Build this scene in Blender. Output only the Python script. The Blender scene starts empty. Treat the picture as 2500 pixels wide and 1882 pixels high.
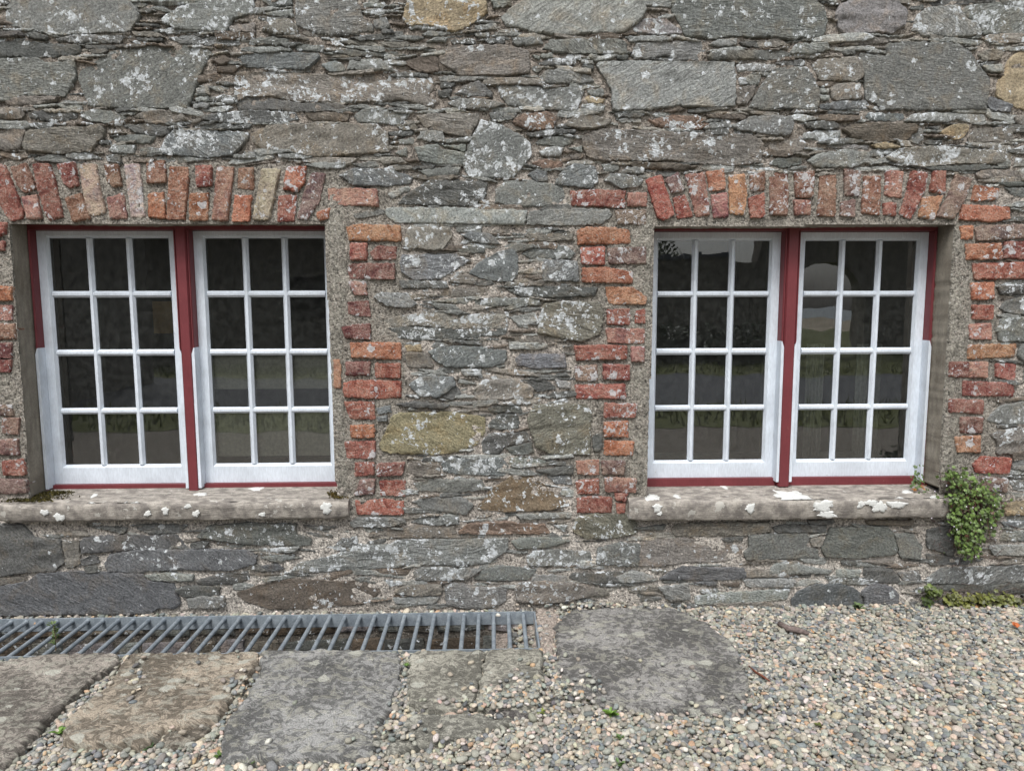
import bpy, math, random
import numpy as np
from mathutils import Matrix, Vector
from mathutils.geometry import delaunay_2d_cdt
random.seed(7); RNG = np.random.default_rng(7)
scene = bpy.context.scene
COL = scene.collection

# ------------------------------------------------------------------ camera, sky, sun, exposure
F, YAW, PITCH, ROLL, DIST = 1700.0, math.radians(1.58), math.radians(6.32), math.radians(-0.145), 3.0
cy, sy, cp, sp, cr, sr = math.cos(YAW), math.sin(YAW), math.cos(PITCH), math.sin(PITCH), math.cos(ROLL), math.sin(ROLL)
fwd = np.array([sy*cp, cy*cp, -sp]); r0 = np.array([cy, -sy, 0.0]); u0 = np.cross(r0, fwd)
rgt = cr*r0 + sr*u0; upv = -sr*r0 + cr*u0
def ray(u, v): return fwd + rgt*(u-1250)/F - upv*(v-941)/F
_d = ray(1250, 1487)
CAM = np.array([0.0, -DIST, -_d[2]/_d[1]*DIST])
cam = bpy.data.objects.new('camera', bpy.data.cameras.new('camera')); COL.objects.link(cam)
cam.matrix_world = Matrix(((rgt[0], upv[0], -fwd[0], CAM[0]), (rgt[1], upv[1], -fwd[1], CAM[1]), (rgt[2], upv[2], -fwd[2], CAM[2]), (0, 0, 0, 1)))
cam.data.sensor_width = 36; cam.data.lens = F/2500*36; cam.data.clip_start = 0.05; cam.data.clip_end = 6000
scene.camera = cam
def wp(u, v, y=0.0):                       # photo pixel -> point on the vertical plane at depth y
    d = ray(u, v); return CAM + d*((y-CAM[1])/d[1])
def gp(u, v, z=0.0):                       # photo pixel -> point on the level plane at height z
    d = ray(u, v); return CAM + d*((z-CAM[2])/d[2])

SUN_EL, SUN_AZ = math.radians(58), math.radians(200)
world = bpy.data.worlds.new('World'); scene.world = world; world.use_nodes = True
wn = world.node_tree; wn.nodes.clear()
sky = wn.nodes.new('ShaderNodeTexSky'); sky.sky_type = 'NISHITA'; sky.sun_disc = False
sky.sun_elevation = SUN_EL; sky.sun_rotation = SUN_AZ; sky.air_density = 1.2; sky.dust_density = 4.0
hs = wn.nodes.new('ShaderNodeHueSaturation'); hs.inputs['Saturation'].default_value = 0.30
bg = wn.nodes.new('ShaderNodeBackground'); bg.inputs['Strength'].default_value = 0.13
wo = wn.nodes.new('ShaderNodeOutputWorld')
wn.links.new(sky.outputs[0], hs.inputs['Color']); wn.links.new(hs.outputs[0], bg.inputs[0]); wn.links.new(bg.outputs[0], wo.inputs[0])
sl = bpy.data.lights.new('sun', 'SUN'); sl.energy = 1.5; sl.angle = math.radians(22); sl.color = (1.0, 0.985, 0.965)
sun = bpy.data.objects.new('sun', sl); COL.objects.link(sun)
_sd = Vector((math.sin(SUN_AZ)*math.cos(SUN_EL), math.cos(SUN_AZ)*math.cos(SUN_EL), math.sin(SUN_EL)))
sun.rotation_euler = _sd.to_track_quat('Z', 'Y').to_euler()
scene.view_settings.view_transform = 'Standard'; scene.view_settings.look = 'None'
scene.view_settings.exposure = 0.66; scene.view_settings.gamma = 1.0
scene.view_settings.use_curve_mapping = False
scene.cycles.max_bounces = 6; scene.cycles.diffuse_bounces = 3; scene.cycles.glossy_bounces = 3; scene.cycles.transmission_bounces = 2; scene.cycles.transparent_max_bounces = 12
scene.cycles.caustics_reflective = False; scene.cycles.caustics_refractive = False

# ------------------------------------------------------------------ helpers
def tag(o, label=None, cat=None, group=None, kind=None):
    if label: o['label'] = label
    if cat: o['category'] = cat
    if group: o['group'] = group
    if kind: o['kind'] = kind
    return o
def empty(name, loc=(0, 0, 0)):
    o = bpy.data.objects.new(name, None); o.location = loc; o.empty_display_size = 0.1; COL.objects.link(o); return o
def mesh_obj(name, verts, faces, mat, parent=None, smooth=False, sharp=None, origin=None, color=None, attr=None):
    V = np.asarray(verts, dtype=float).reshape(-1, 3)
    if origin is None: origin = np.array([(V[:, 0].min()+V[:, 0].max())/2, (V[:, 1].min()+V[:, 1].max())/2, V[:, 2].min()])
    me = bpy.data.meshes.new(name)
    me.from_pydata((V-origin).tolist(), [], faces if isinstance(faces, list) else faces.tolist())
    me.update()
    if attr is not None:
        a = me.color_attributes.new('tint', 'FLOAT_COLOR', 'POINT'); a.data.foreach_set('color', np.asarray(attr, dtype=np.float32).ravel())
    if smooth:
        me.shade_smooth()
        if sharp: me.set_sharp_from_angle(angle=math.radians(sharp))
    if mat: me.materials.append(mat)
    o = bpy.data.objects.new(name, me); COL.objects.link(o); o.location = origin
    if parent:
        o.parent = parent; o.location = Vector(origin) - world_loc(parent)
    if color is not None: o.color = color
    return o
def world_loc(o):
    v = Vector(o.location)
    while o.parent: o = o.parent; v += o.location
    return v
class MB:
    def __init__(s): s.v = []; s.f = []; s.c = []
    def add(s, v, f, c=None):
        n = len(s.v); s.v += [tuple(p) for p in v]; s.f += [[i+n for i in q] for q in f]
        if c is not None: s.c += [c]*len(v)
        return s
    def box(s, a, b, c=None):
        (x0, y0, z0), (x1, y1, z1) = a, b
        return s.add([(x0,y0,z0),(x1,y0,z0),(x1,y1,z0),(x0,y1,z0),(x0,y0,z1),(x1,y0,z1),(x1,y1,z1),(x0,y1,z1)],
            [(0,3,2,1),(4,5,6,7),(0,1,5,4),(1,2,6,5),(2,3,7,6),(3,0,4,7)], c)
    def prism(s, prof, axis, a, b, c=None):          # prof: list of 2-d points, extruded along axis 0/1/2
        n = len(prof); o = [i for i in range(3) if i != axis]; vs = []
        for t in (a, b):
            for p in prof:
                q = [0, 0, 0]; q[axis] = t; q[o[0]] = p[0]; q[o[1]] = p[1]; vs.append(q)
        return s.add(vs, [list(range(n))[::-1], list(range(n, 2*n))] + [[i, (i+1) % n, n+(i+1) % n, n+i] for i in range(n)], c)
    def tube(s, pts, rad, k=8, c=None):
        pts = [Vector(p) for p in pts]; rad = rad if isinstance(rad, (list, tuple)) else [rad]*len(pts); vs = []; fs = []
        for i, p in enumerate(pts):
            t = (pts[min(i+1, len(pts)-1)] - pts[max(i-1, 0)]).normalized()
            a = t.cross(Vector((0, 0, 1)));
            if a.length < 1e-3: a = t.cross(Vector((1, 0, 0)))
            a.normalize(); b = t.cross(a)
            vs += [p + rad[i]*(math.cos(q)*a + math.sin(q)*b) for q in [2*math.pi*j/k for j in range(k)]]
        for i in range(len(pts)-1):
            fs += [[i*k+j, i*k+(j+1) % k, (i+1)*k+(j+1) % k, (i+1)*k+j] for j in range(k)]
        fs += [list(range(k))[::-1], [(len(pts)-1)*k+j for j in range(k)]]
        return s.add(vs, fs, c)
    def build(s, name, mat, parent=None, **kw):
        return mesh_obj(name, s.v, s.f, mat, parent, attr=s.c if s.c else None, **kw)
def recalc(o):
    import bmesh
    bm = bmesh.new(); bm.from_mesh(o.data); bmesh.ops.recalc_face_normals(bm, faces=bm.faces); bm.to_mesh(o.data); bm.free(); return o

def _hash(ix, iy, seed):
    h = np.sin(ix*127.1 + iy*311.7 + seed*74.7)*43758.5453
    return h - np.floor(h)
def vnoise(x, y, seed=0):
    ix, iy = np.floor(x), np.floor(y); fx, fy = x-ix, y-iy
    fx = fx*fx*(3-2*fx); fy = fy*fy*(3-2*fy)
    a = _hash(ix, iy, seed); b = _hash(ix+1, iy, seed); c = _hash(ix, iy+1, seed); d = _hash(ix+1, iy+1, seed)
    return (a*(1-fx)+b*fx)*(1-fy) + (c*(1-fx)+d*fx)*fy - 0.5
def fbm(x, y, seed=0, oct=3):
    s = 0; a = 1.0
    for i in range(oct): s = s + a*vnoise(x*2**i, y*2**i, seed+i*13); a *= 0.5
    return s
def pip(px, py, poly):                       # points in polygon (vectorised)
    inside = np.zeros(np.shape(px), bool); n = len(poly)
    for i in range(n):
        x0, y0 = poly[i]; x1, y1 = poly[(i+1) % n]
        if y0 == y1: continue
        c = (y0 > py) != (y1 > py)
        inside ^= c & (px < (x1-x0)*(py-y0)/(y1-y0)+x0)
    return inside
def seg_dist(P, B):
    A = B; C2 = np.roll(B, -1, axis=0); d = C2-A; L = (d*d).sum(1)+1e-12
    w = P[:, None, :]-A[None]; t = np.clip((w*d).sum(2)/L, 0, 1)
    return np.sqrt(((w - t[..., None]*d)**2).sum(2).min(1))
def area2(B): return 0.5*np.sum(B[:, 0]*np.roll(B[:, 1], -1)-np.roll(B[:, 0], -1)*B[:, 1])
def outline(P, step, rough, rnd, rng):
    P = np.asarray(P, float)
    if area2(P) < 0: P = P[::-1]
    if rnd > 0:                               # cut the corners a little
        Q = np.roll(P, -1, axis=0); e = Q-P; L = np.hypot(e[:, 0], e[:, 1])[:, None]+1e-9; c = np.minimum(rnd/L, 0.3)
        P = np.stack([P+e*c, Q-e*c], 1).reshape(-1, 2)
    out = []
    for i in range(len(P)):
        a, b = P[i], P[(i+1) % len(P)]; e = b-a; L = math.hypot(*e); n = max(1, int(round(L/step)))
        nx = np.array([e[1], -e[0]])/(L+1e-9)
        for k in range(n):
            out.append(a+e*k/n + (nx*rng.normal(0, rough) if k else nx*rng.normal(0, rough*0.5)))
    return np.array(out)

def piece(P, to3, front=0.0, thick=0.05, spacing=0.022, bevel=0.008, drop=0.01, relief=0.002, terrace=0.0, rough=0.0015, rnd=0.004, tilt=0.01, seed=0, stretch=3.0, maxpts=380):
    """a worked stone, brick or slab from its outline P (metres, 2-d). to3(a, b, h) gives the 3-d point at height h out of the face."""
    rng = np.random.default_rng(seed)
    P = np.asarray(P, float); mn, mx = P.min(0), P.max(0); size = mx-mn
    A = abs(area2(P)); spacing = max(spacing, math.sqrt(A/maxpts*1.15))
    B = outline(P, max(min(spacing*0.8, min(size)*0.5), 0.006), rough, rnd, rng)
    if area2(B) < 0: B = B[::-1]
    n = len(B); bevel = min(bevel, min(size)*0.3)
    nxt, prv = np.roll(B, -1, 0), np.roll(B, 1, 0); t = nxt-prv; t /= (np.hypot(t[:, 0], t[:, 1])[:, None]+1e-9)
    nin = np.stack([-t[:, 1], t[:, 0]], 1)
    cand = [B+nin*bevel*0.3, B+nin*bevel*0.95]
    gx = np.arange(mn[0], mx[0], spacing); gy = np.arange(mn[1], mx[1], spacing*0.87)
    if len(gx) and len(gy):
        G = np.stack(np.meshgrid(gx, gy), -1); G[1::2, :, 0] += spacing/2; G = G.reshape(-1, 2)+rng.normal(0, spacing*0.16, (G.size//2, 2)); cand.append(G)
    I = [];
    for k, c in enumerate(cand):
        if not len(c): continue
        m = pip(c[:, 0], c[:, 1], B); c = c[m]
        if not len(c): continue
        d = seg_dist(c, B); lim = (0.24*bevel, 0.75*bevel, bevel+spacing*0.35)[k]
        I.append(c[d > lim])
    I = np.concatenate(I) if I else np.zeros((0, 2))
    pts = np.concatenate([B, I])
    vs, es, fs, ov, oe, of = delaunay_2d_cdt([Vector(p) for p in pts.tolist()], [], [list(range(n))], 1, 1e-7)
    V = np.array([(v.x, v.y) for v in vs]); idx = {}
    for k, o in enumerate(ov):
        for j in o: idx[j] = k
    d = seg_dist(V, B); tt = np.clip(d/bevel, 0, 1); h = -drop*(1-np.sqrt(np.clip(1-(1-tt)**2, 0, 1)))
    c = V.mean(0); ang = rng.normal(0, 0.12); ca, sa = math.cos(ang), math.sin(ang)
    q = V-c; qx, qy = q[:, 0]*ca+q[:, 1]*sa, -q[:, 0]*sa+q[:, 1]*ca
    env = np.clip(d/(bevel*1.2), 0, 1)
    h = h + relief*2.0*env*fbm(qx*18/stretch*2, qy*18*stretch/2, seed, 3)
    if terrace > 0:
        s = qy*rng.uniform(5, 11)*rng.choice([-1, 1]) + qx*rng.normal(0, 2.2) + 1.6*fbm(qx*9, qy*16, seed+5, 3)+rng.uniform(0, 1)
        fr = s-np.floor(s); st = np.floor(s)+np.clip((fr-0.82)/0.18, 0, 1)
        h = h + terrace*env*np.clip(st, -3, 3)
    h = h + front + np.clip(q[:, 0]*rng.normal(0, tilt)+q[:, 1]*rng.normal(0, tilt), -0.006, 0.006)
    ring = [idx[i] for i in range(n) if i in idx]
    V3 = [to3(V[i, 0], V[i, 1], h[i]) for i in range(len(V))]
    base = len(V3)
    V3 += [to3(V[i, 0], V[i, 1], front-thick) for i in ring]
    faces = [list(f) for f in fs]; m = len(ring)
    faces += [[ring[(i+1) % m], ring[i], base+i, base+(i+1) % m] for i in range(m)]
    return np.array(V3), faces

# ------------------------------------------------------------------ materials
class NT:
    def __init__(s, name, flat=None):
        s.flat = flat; s.m = bpy.data.materials.new(name); s.m.use_nodes = True; s.t = s.m.node_tree; s.t.nodes.clear()
        s.out = s.n('ShaderNodeOutputMaterial'); s.b = s.n('ShaderNodeBsdfPrincipled'); s.l(s.b.outputs[0], s.out.inputs[0])
    def n(s, t, **k):
        x = s.t.nodes.new(t)
        for a, v in k.items(): setattr(x, a, v)
        return x
    def l(s, a, b): s.t.links.new(a, b)
    def put(s, sock, v):
        if hasattr(v, 'is_linked') or isinstance(v, bpy.types.NodeSocket): s.l(v, sock)
        else: sock.default_value = v
    def base(s):
        g = s.n('ShaderNodeNewGeometry').outputs['Position']
        if not s.flat: return g
        sp_ = s.n('ShaderNodeSeparateXYZ'); s.l(g, sp_.inputs[0]); cb = s.n('ShaderNodeCombineXYZ'); o = sp_.outputs
        a_, b_, d_ = (o[0], o[2], o[1]) if s.flat == 'xz' else (o[0], o[1], o[2])
        d_ = s.math('MULTIPLY', d_, .6); s.l(s.math('ADD', a_, d_), cb.inputs[0]); s.l(s.math('ADD', b_, d_), cb.inputs[1]); return cb.outputs[0]
    def pos(s, sc=(1, 1, 1), rot=(0, 0, 0)):
        if s.flat == 'xz': sc = (sc[0], sc[2], 1)
        if tuple(sc[:2]) == (1, 1) and sc[2] == 1: return s.base()
        m = s.n('ShaderNodeMapping'); m.inputs['Scale'].default_value = sc; m.inputs['Rotation'].default_value = rot
        s.l(s.base(), m.inputs[0]); return m.outputs[0]
    def noise(s, vec, scale, detail=4, rough=0.55, dist=0.0):
        x = s.n('ShaderNodeTexNoise', noise_dimensions='2D' if s.flat else '3D'); s.l(vec, x.inputs['Vector']); x.inputs['Scale'].default_value = scale
        x.inputs['Detail'].default_value = detail; x.inputs['Roughness'].default_value = rough; x.inputs['Distortion'].default_value = dist; return x.outputs[0]
    def voro(s, vec, scale, feature='F1'):
        x = s.n('ShaderNodeTexVoronoi', feature=feature, voronoi_dimensions='2D' if s.flat else '3D'); s.l(vec, x.inputs['Vector']); x.inputs['Scale'].default_value = scale; return x
    def math(s, op, a, b=0.0, clamp=False):
        x = s.n('ShaderNodeMath', operation=op, use_clamp=clamp); s.put(x.inputs[0], a); s.put(x.inputs[1], b); return x.outputs[0]
    def ramp(s, v, lo, hi, a=0.0, b=1.0):
        x = s.n('ShaderNodeMapRange', clamp=True); s.put(x.inputs[0], v); s.put(x.inputs[1], lo); s.put(x.inputs[2], hi); x.inputs[3].default_value = a; x.inputs[4].default_value = b; return x.outputs[0]
    def mix(s, fac, a, b, mode='MIX'):
        x = s.n('ShaderNodeMix', data_type='RGBA', blend_type=mode); s.put(x.inputs[0], fac)
        for i, v in ((6, a), (7, b)):
            if isinstance(v, tuple): v = (*v[:3], 1.0)
            s.put(x.inputs[i], v)
        return x.outputs[2]
    def scale(s, col, f):
        x = s.n('ShaderNodeVectorMath', operation='SCALE'); s.put(x.inputs[0], col); s.put(x.inputs['Scale'], f); return x.outputs[0]
    def bump(s, h, strength, dist, prev=None):
        x = s.n('ShaderNodeBump'); x.inputs['Strength'].default_value = strength; x.inputs['Distance'].default_value = dist; s.put(x.inputs['Height'], h)
        if prev is not None: s.l(prev, x.inputs['Normal'])
        return x.outputs[0]
    def fin(s, col, rough=0.8, normal=None, spec=0.3):
        s.put(s.b.inputs['Base Color'], (*col, 1) if isinstance(col, tuple) else col); s.put(s.b.inputs['Roughness'], rough)
        s.b.inputs['Specular IOR Level'].default_value = spec
        if normal is not None: s.l(normal, s.b.inputs['Normal'])
        return s.m

def lichen(t, amount, hi=1.0):
    """pale crusts: round spots in four sizes, in drifts; amount 0..1 socket. returns (mask, tone)"""
    p = t.pos(); nz = t.n('ShaderNodeTexNoise', noise_dimensions='2D' if t.flat else '3D'); t.l(p, nz.inputs['Vector']); nz.inputs['Scale'].default_value = 75; nz.inputs['Detail'].default_value = 2
    sc = t.n('ShaderNodeVectorMath', operation='MULTIPLY_ADD'); t.l(nz.outputs['Color'], sc.inputs[0]); sc.inputs[1].default_value = (.026, .026, .026); t.l(p, sc.inputs[2]); q = sc.outputs[0]
    drift = t.noise(p, 8.0, 3, 0.6); masks = []
    hot = t.ramp(drift, 0.44, 0.64)
    for scale, k0, k1, rlo, rhi in ((140, .03, .27, .28, .62), (56, -.04, .66, .25, .68), (25, -.14, .74, .28, .62)):
        v = t.voro(q, scale); sep = t.n('ShaderNodeSeparateColor'); t.l(v.outputs['Color'], sep.inputs[0])
        ml = t.n('ShaderNodeMath', operation='MULTIPLY_ADD'); t.l(hot, ml.inputs[0]); ml.inputs[1].default_value = k1; ml.inputs[2].default_value = k0
        lvl = t.math('MULTIPLY', amount, ml.outputs[0]); on = t.math('LESS_THAN', sep.outputs[0], lvl)
        rad = t.ramp(sep.outputs[1], 0.0, 1.0, rlo, rhi)
        masks.append(t.math('MULTIPLY', t.math('LESS_THAN', v.outputs['Distance'], rad), on))
    m = masks[0]
    for k in masks[1:]: m = t.math('MAXIMUM', m, k)
    return m, nz.outputs[0]

def stone_mat(name, use_attr=False, streak=(3.2, 12.0, 1.0)):
    t = NT(name, 'xz'); p = t.base()
    if use_attr:
        a = t.n('ShaderNodeAttribute', attribute_name='tint'); base, am = a.outputs['Color'], a.outputs['Alpha']; q = p; strk = 0.8
    else:
        o = t.n('ShaderNodeObjectInfo'); base, am, rd = o.outputs['Color'], o.outputs['Alpha'], o.outputs['Random']
        r2 = t.math('FRACT', t.math('MULTIPLY', rd, 17.3)); r3 = t.math('FRACT', t.math('MULTIPLY', rd, 53.7))
        vr = t.n('ShaderNodeVectorRotate', rotation_type='Z_AXIS'); t.l(t.scale(p, t.ramp(r3, 0, 1, .55, 1.5)), vr.inputs['Vector']); t.l(t.math('MULTIPLY', t.math('SUBTRACT', rd, .5), 1.5), vr.inputs['Angle'])
        ad = t.n('ShaderNodeVectorMath', operation='ADD'); t.l(vr.outputs[0], ad.inputs[0]); cx = t.n('ShaderNodeCombineXYZ'); t.l(t.math('MULTIPLY', rd, 90.0), cx.inputs[0]); t.l(cx.outputs[0], ad.inputs[1]); q = ad.outputs[0]
        strk = t.ramp(r2, 0.0, 1.0, 0.25, 1.0)
    mp = t.n('ShaderNodeMapping'); mp.inputs['Scale'].default_value = streak; t.l(q, mp.inputs[0])
    lam = t.noise(mp.outputs[0], 6.5, 5, 0.62, 0.9); grain = t.noise(p, 100, 4, 0.9); blot = t.noise(q, 11, 4, 0.65, 0.4)
    lm = t.math('MULTIPLY', t.math('SUBTRACT', lam, .5), strk)
    f = t.math('MULTIPLY', t.ramp(lm, -0.2, 0.2, 0.62, 1.34), t.ramp(grain, 0.3, 0.7, 0.40, 1.62))
    c = t.scale(base, t.math('MULTIPLY', f, 1.50))
    c = t.mix(t.ramp(blot, 0.5, 0.72, 0.0, 0.45), c, t.mix(1.0, c, (1.25, 1.0, 0.74), 'MULTIPLY'))
    c = t.mix(t.ramp(blot, 0.45, 0.33, 0.0, 0.5), c, t.scale(c, 0.6))                      # dark algal blotches
    rid = t.math('ABSOLUTE', t.math('SUBTRACT', lam, .5))
    ck = t.math('MULTIPLY', t.ramp(rid, 0.0, 0.012, 1.0, 0.0), t.ramp(blot, .5, .56))      # cleavage cracks
    c = t.mix(t.math('MULTIPLY', ck, .75), c, t.scale(c, .3))
    m, tone = lichen(t, am)
    lc = t.mix(t.ramp(tone, 0.4, 0.62), (0.44, 0.46, 0.46), (0.74, 0.78, 0.81))
    c = t.mix(t.math('MULTIPLY', m, 0.92), c, lc)
    h = t.math('ADD', t.math('MULTIPLY', lm, 0.016), t.math('MULTIPLY', grain, 0.0060))
    return t.fin(c, 0.82, t.bump(h, 1.0, 1.0), 0.25)
def flag_mat():
    t = NT('flagstone', 'xy'); o = t.n('ShaderNodeObjectInfo'); base, am = o.outputs['Color'], o.outputs['Alpha']; p = t.pos()
    ad = t.n('ShaderNodeVectorMath', operation='ADD'); t.l(p, ad.inputs[0]); cx = t.n('ShaderNodeCombineXYZ'); t.l(t.math('MULTIPLY', o.outputs['Random'], 60.0), cx.inputs[0]); t.l(cx.outputs[0], ad.inputs[1])
    def nz(sc, rot, scale, d, r, di):
        mp = t.n('ShaderNodeMapping'); mp.inputs['Scale'].default_value = sc; mp.inputs['Rotation'].default_value = (0, 0, rot); t.l(ad.outputs[0], mp.inputs[0]); return t.noise(mp.outputs[0], scale, d, r, di)
    big = nz((1, 1, 1), 0, 3.2, 3, .6, .5); w = nz((1, 1.1, 1), .5, 40, 5, .70, .5); w2 = nz((1, 1.25, 1), .3, 15, 4, .68, .6); grain = t.noise(p, 190, 3, 0.8)
    sh = t.math('ADD', w, t.math('MULTIPLY', t.math('SUBTRACT', big, .5), .5))
    c = t.mix(t.ramp(sh, 0.45, 0.56, 0, 1), t.scale(base, .66), t.scale(base, 1.45))
    c = t.mix(t.math('MULTIPLY', t.ramp(t.math('ADD', w2, t.math('MULTIPLY', t.math('SUBTRACT', w, .5), .5)), 0.54, 0.60, 0, 1), t.math('ADD', am, .30)), c, (.30, .295, .25))
    c = t.scale(c, t.math('MULTIPLY', t.ramp(grain, .28, .72, .6, 1.4), t.ramp(big, .35, .65, .82, 1.18)))
    v = t.voro(t.pos((1.0, 1.15, 1.0)), 15); sep = t.n('ShaderNodeSeparateColor'); t.l(v.outputs['Color'], sep.inputs[0])
    on = t.math('MULTIPLY', t.math('LESS_THAN', t.math('ADD', v.outputs['Distance'], t.math('MULTIPLY', w, .9)), t.ramp(sep.outputs[1], 0, 1, .55, .85)), t.math('LESS_THAN', sep.outputs[0], t.math('MULTIPLY', am, .42)))
    c = t.mix(t.math('MULTIPLY', on, .8), c, t.scale(t.mix(0.0, (.44, .44, .385), (.4, .4, .4)), t.ramp(grain, .3, .7, .75, 1.2)))
    nb = t.bump(t.math('ADD', t.math('MULTIPLY', w, .006), t.math('ADD', t.math('MULTIPLY', w2, .016), t.math('MULTIPLY', grain, .0025))), 1.0, 1.0)
    return t.fin(c, .88, nb, .2)
M_STONE = stone_mat('slate_stone')
M_SLIVER = stone_mat('slate_sliver', True)
M_FLAG = flag_mat()

def brick_mat():
    t = NT('old_brick', 'xz'); o = t.n('ShaderNodeObjectInfo'); base, am = o.outputs['Color'], o.outputs['Alpha']
    p = t.pos(); off = t.n('ShaderNodeVectorMath', operation='ADD'); t.l(p, off.inputs[0])
    cx = t.n('ShaderNodeCombineXYZ'); t.l(t.math('MULTIPLY', o.outputs['Random'], 40.0), cx.inputs[0]); t.l(cx.outputs[0], off.inputs[1]); q = off.outputs[0]
    big = t.noise(q, 16, 4, 0.6, 0.5); mid = t.noise(q, 60, 4, 0.7); gr = t.noise(p, 170, 3, 0.8)
    c = t.mix(t.ramp(big, 0.45, 0.66, 0.0, 0.75), base, t.mix(1.0, base, (1.35, 1.5, 1.35), 'MULTIPLY'))
    c = t.mix(t.ramp(big, 0.47, 0.30, 0.0, 0.7), c, t.mix(1.0, base, (0.5, 0.55, 0.72), 'MULTIPLY'))
    c = t.scale(c, t.math('MULTIPLY', t.ramp(mid, 0.3, 0.7, 0.5, 1.35), t.ramp(gr, 0.25, 0.75, 0.6, 1.35)))
    c = t.mix(t.ramp(mid, 0.54, 0.66, 0.0, 0.75), c, t.scale(t.mix(gr, (.1, .09, .08), (.42, .39, .35)), 1.0))          # mortar smears
    c = t.mix(t.math('MULTIPLY', t.ramp(big, 0.36, 0.62, 0.05, 0.55), t.ramp(gr, .35, .62)), c, (.44, .37, .32))       # old limewash and dust in the pores
    m, tone = lichen(t, am)
    c = t.mix(t.math('MULTIPLY', m, 0.85), c, t.mix(tone, (0.44, 0.44, 0.44), (0.68, 0.68, 0.70)))
    nb = t.bump(t.math('ADD', t.math('MULTIPLY', mid, .013), t.math('MULTIPLY', gr, .0045)), 1.0, 1.0)
    return t.fin(c, 0.88, nb, 0.2)
M_BRICK = brick_mat()

def mortar_mat(name, use_attr=True, col=(0.3, 0.27, 0.23), spk=115, srad=.32, sden=.5):
    t = NT(name, 'xz' if use_attr else None); p = t.pos()
    if use_attr: base = t.n('ShaderNodeAttribute', attribute_name='tint').outputs['Color']
    else: base = t.n('ShaderNodeRGB').outputs[0]; base.default_value = (*col, 1)
    g = t.noise(p, 100, 4, 0.9); b = t.noise(p, 14, 4, 0.65); k = t.noise(p, 50, 3, 0.7)
    c = t.scale(base, t.math('MULTIPLY', t.ramp(g, 0.3, 0.7, 0.25, 1.8), t.math('MULTIPLY', t.ramp(b, 0.3, 0.7, 0.72, 1.25), t.ramp(k, 0.3, 0.7, 0.7, 1.25))))
    v = t.voro(p, spk); sep = t.n('ShaderNodeSeparateColor'); t.l(v.outputs['Color'], sep.inputs[0])
    sp_ = t.math('MULTIPLY', t.math('LESS_THAN', v.outputs['Distance'], srad), t.math('LESS_THAN', sep.outputs[0], t.ramp(b, 0.4, 0.7, 0.08, sden)))
    c = t.mix(t.math('MULTIPLY', sp_, 0.8), c, t.mix(sep.outputs[1], (0.55, 0.54, 0.5), (0.30, 0.24, 0.2)))
    c = t.mix(t.ramp(k, 0.40, 0.30, 0, 0.7), c, t.scale(c, 0.38))
    nb = t.bump(t.math('ADD', t.math('MULTIPLY', k, .013), t.math('MULTIPLY', g, .0075)), 1.0, 1.0)
    return t.fin(c, 0.92, nb, 0.15)
M_MORTAR = mortar_mat('lime_mortar'); M_CEMENT = mortar_mat('cement_render', False, (0.27, 0.255, 0.22), 88, .40, .75); M_CONC = mortar_mat('concrete', False, (0.36, 0.31, 0.27))
M_DIRT = mortar_mat('soil', False, (0.16, 0.135, 0.11))
def smooth_render():
    t = NT('smooth_render'); p = t.pos(); g = t.noise(p, 240, 4, 0.8); b = t.noise(p, 7, 4, 0.6); k = t.noise(t.pos((9, 9, 2)), 6, 4)
    c = t.scale(t.mix(t.ramp(b, 0.35, 0.65), (0.185, 0.165, 0.135), (0.27, 0.25, 0.21)), t.math('MULTIPLY', t.ramp(g, 0.3, 0.7, 0.65, 1.35), t.ramp(k, 0.3, 0.7, 0.8, 1.2)))
    return t.fin(c, 0.9, t.bump(g, 0.4, 0.003), 0.2)
M_REVEAL = smooth_render()
def sill_mat():
    t = NT('sandstone_sill'); p = t.pos(); s = t.noise(t.pos((1.2, 1.2, 9)), 26, 5, 0.65, 0.3); g = t.noise(p, 230, 3, 0.8); b = t.noise(t.pos((1, 2.2, 1)), 17, 5, 0.65)
    c = t.mix(t.ramp(b, 0.4, 0.62), (0.175, 0.160, 0.145), (0.36, 0.333, 0.295)); c = t.scale(c, t.math('MULTIPLY', t.ramp(s, 0.3, 0.7, 0.78, 1.25), t.ramp(g, 0.25, 0.75, 0.7, 1.3)))
    a = t.n('ShaderNodeValue'); a.outputs[0].default_value = 0.12; m, tone = lichen(t, a.outputs[0])
    c = t.mix(t.math('MULTIPLY', m, 0.6), c, (0.5, 0.49, 0.45))
    nb = t.bump(s, 0.5, 0.006); nb = t.bump(g, 0.45, 0.002, nb)
    return t.fin(c, 0.88, nb, 0.2)
M_SILL = sill_mat()
def simple(name, col, rough=0.7, var=0.15, scale=40, bump=0.2, spec=0.3, metal=0.0):
    t = NT(name); p = t.pos(); n_ = t.noise(p, scale, 4, 0.65)
    c = t.scale(t.mix(0.0, col, col), t.ramp(n_, 0.3, 0.7, 1-var, 1+var)); t.b.inputs['Metallic'].default_value = metal
    return t.fin(c, rough, t.bump(n_, bump, 0.003) if bump else None, spec)
def paint(name, col, wear, base):
    t = NT(name); p = t.pos(); s = t.noise(t.pos((6, 6, 1.2)), 30, 4, 0.6); w = t.noise(p, 45, 5, 0.75); d = t.noise(p, 9, 3)
    c = t.scale(t.mix(0.0, col, col), t.math('MULTIPLY', t.ramp(s, 0.3, 0.7, 0.88, 1.07), t.ramp(d, 0.3, 0.7, 0.86, 1.05)))
    c = t.mix(t.ramp(w, wear, wear+0.05, 0, 0.85), c, base)
    return t.fin(c, 0.5, t.bump(t.math('ADD', s, t.math('MULTIPLY', w, 0.6)), 0.25, 0.003), 0.4)
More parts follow.
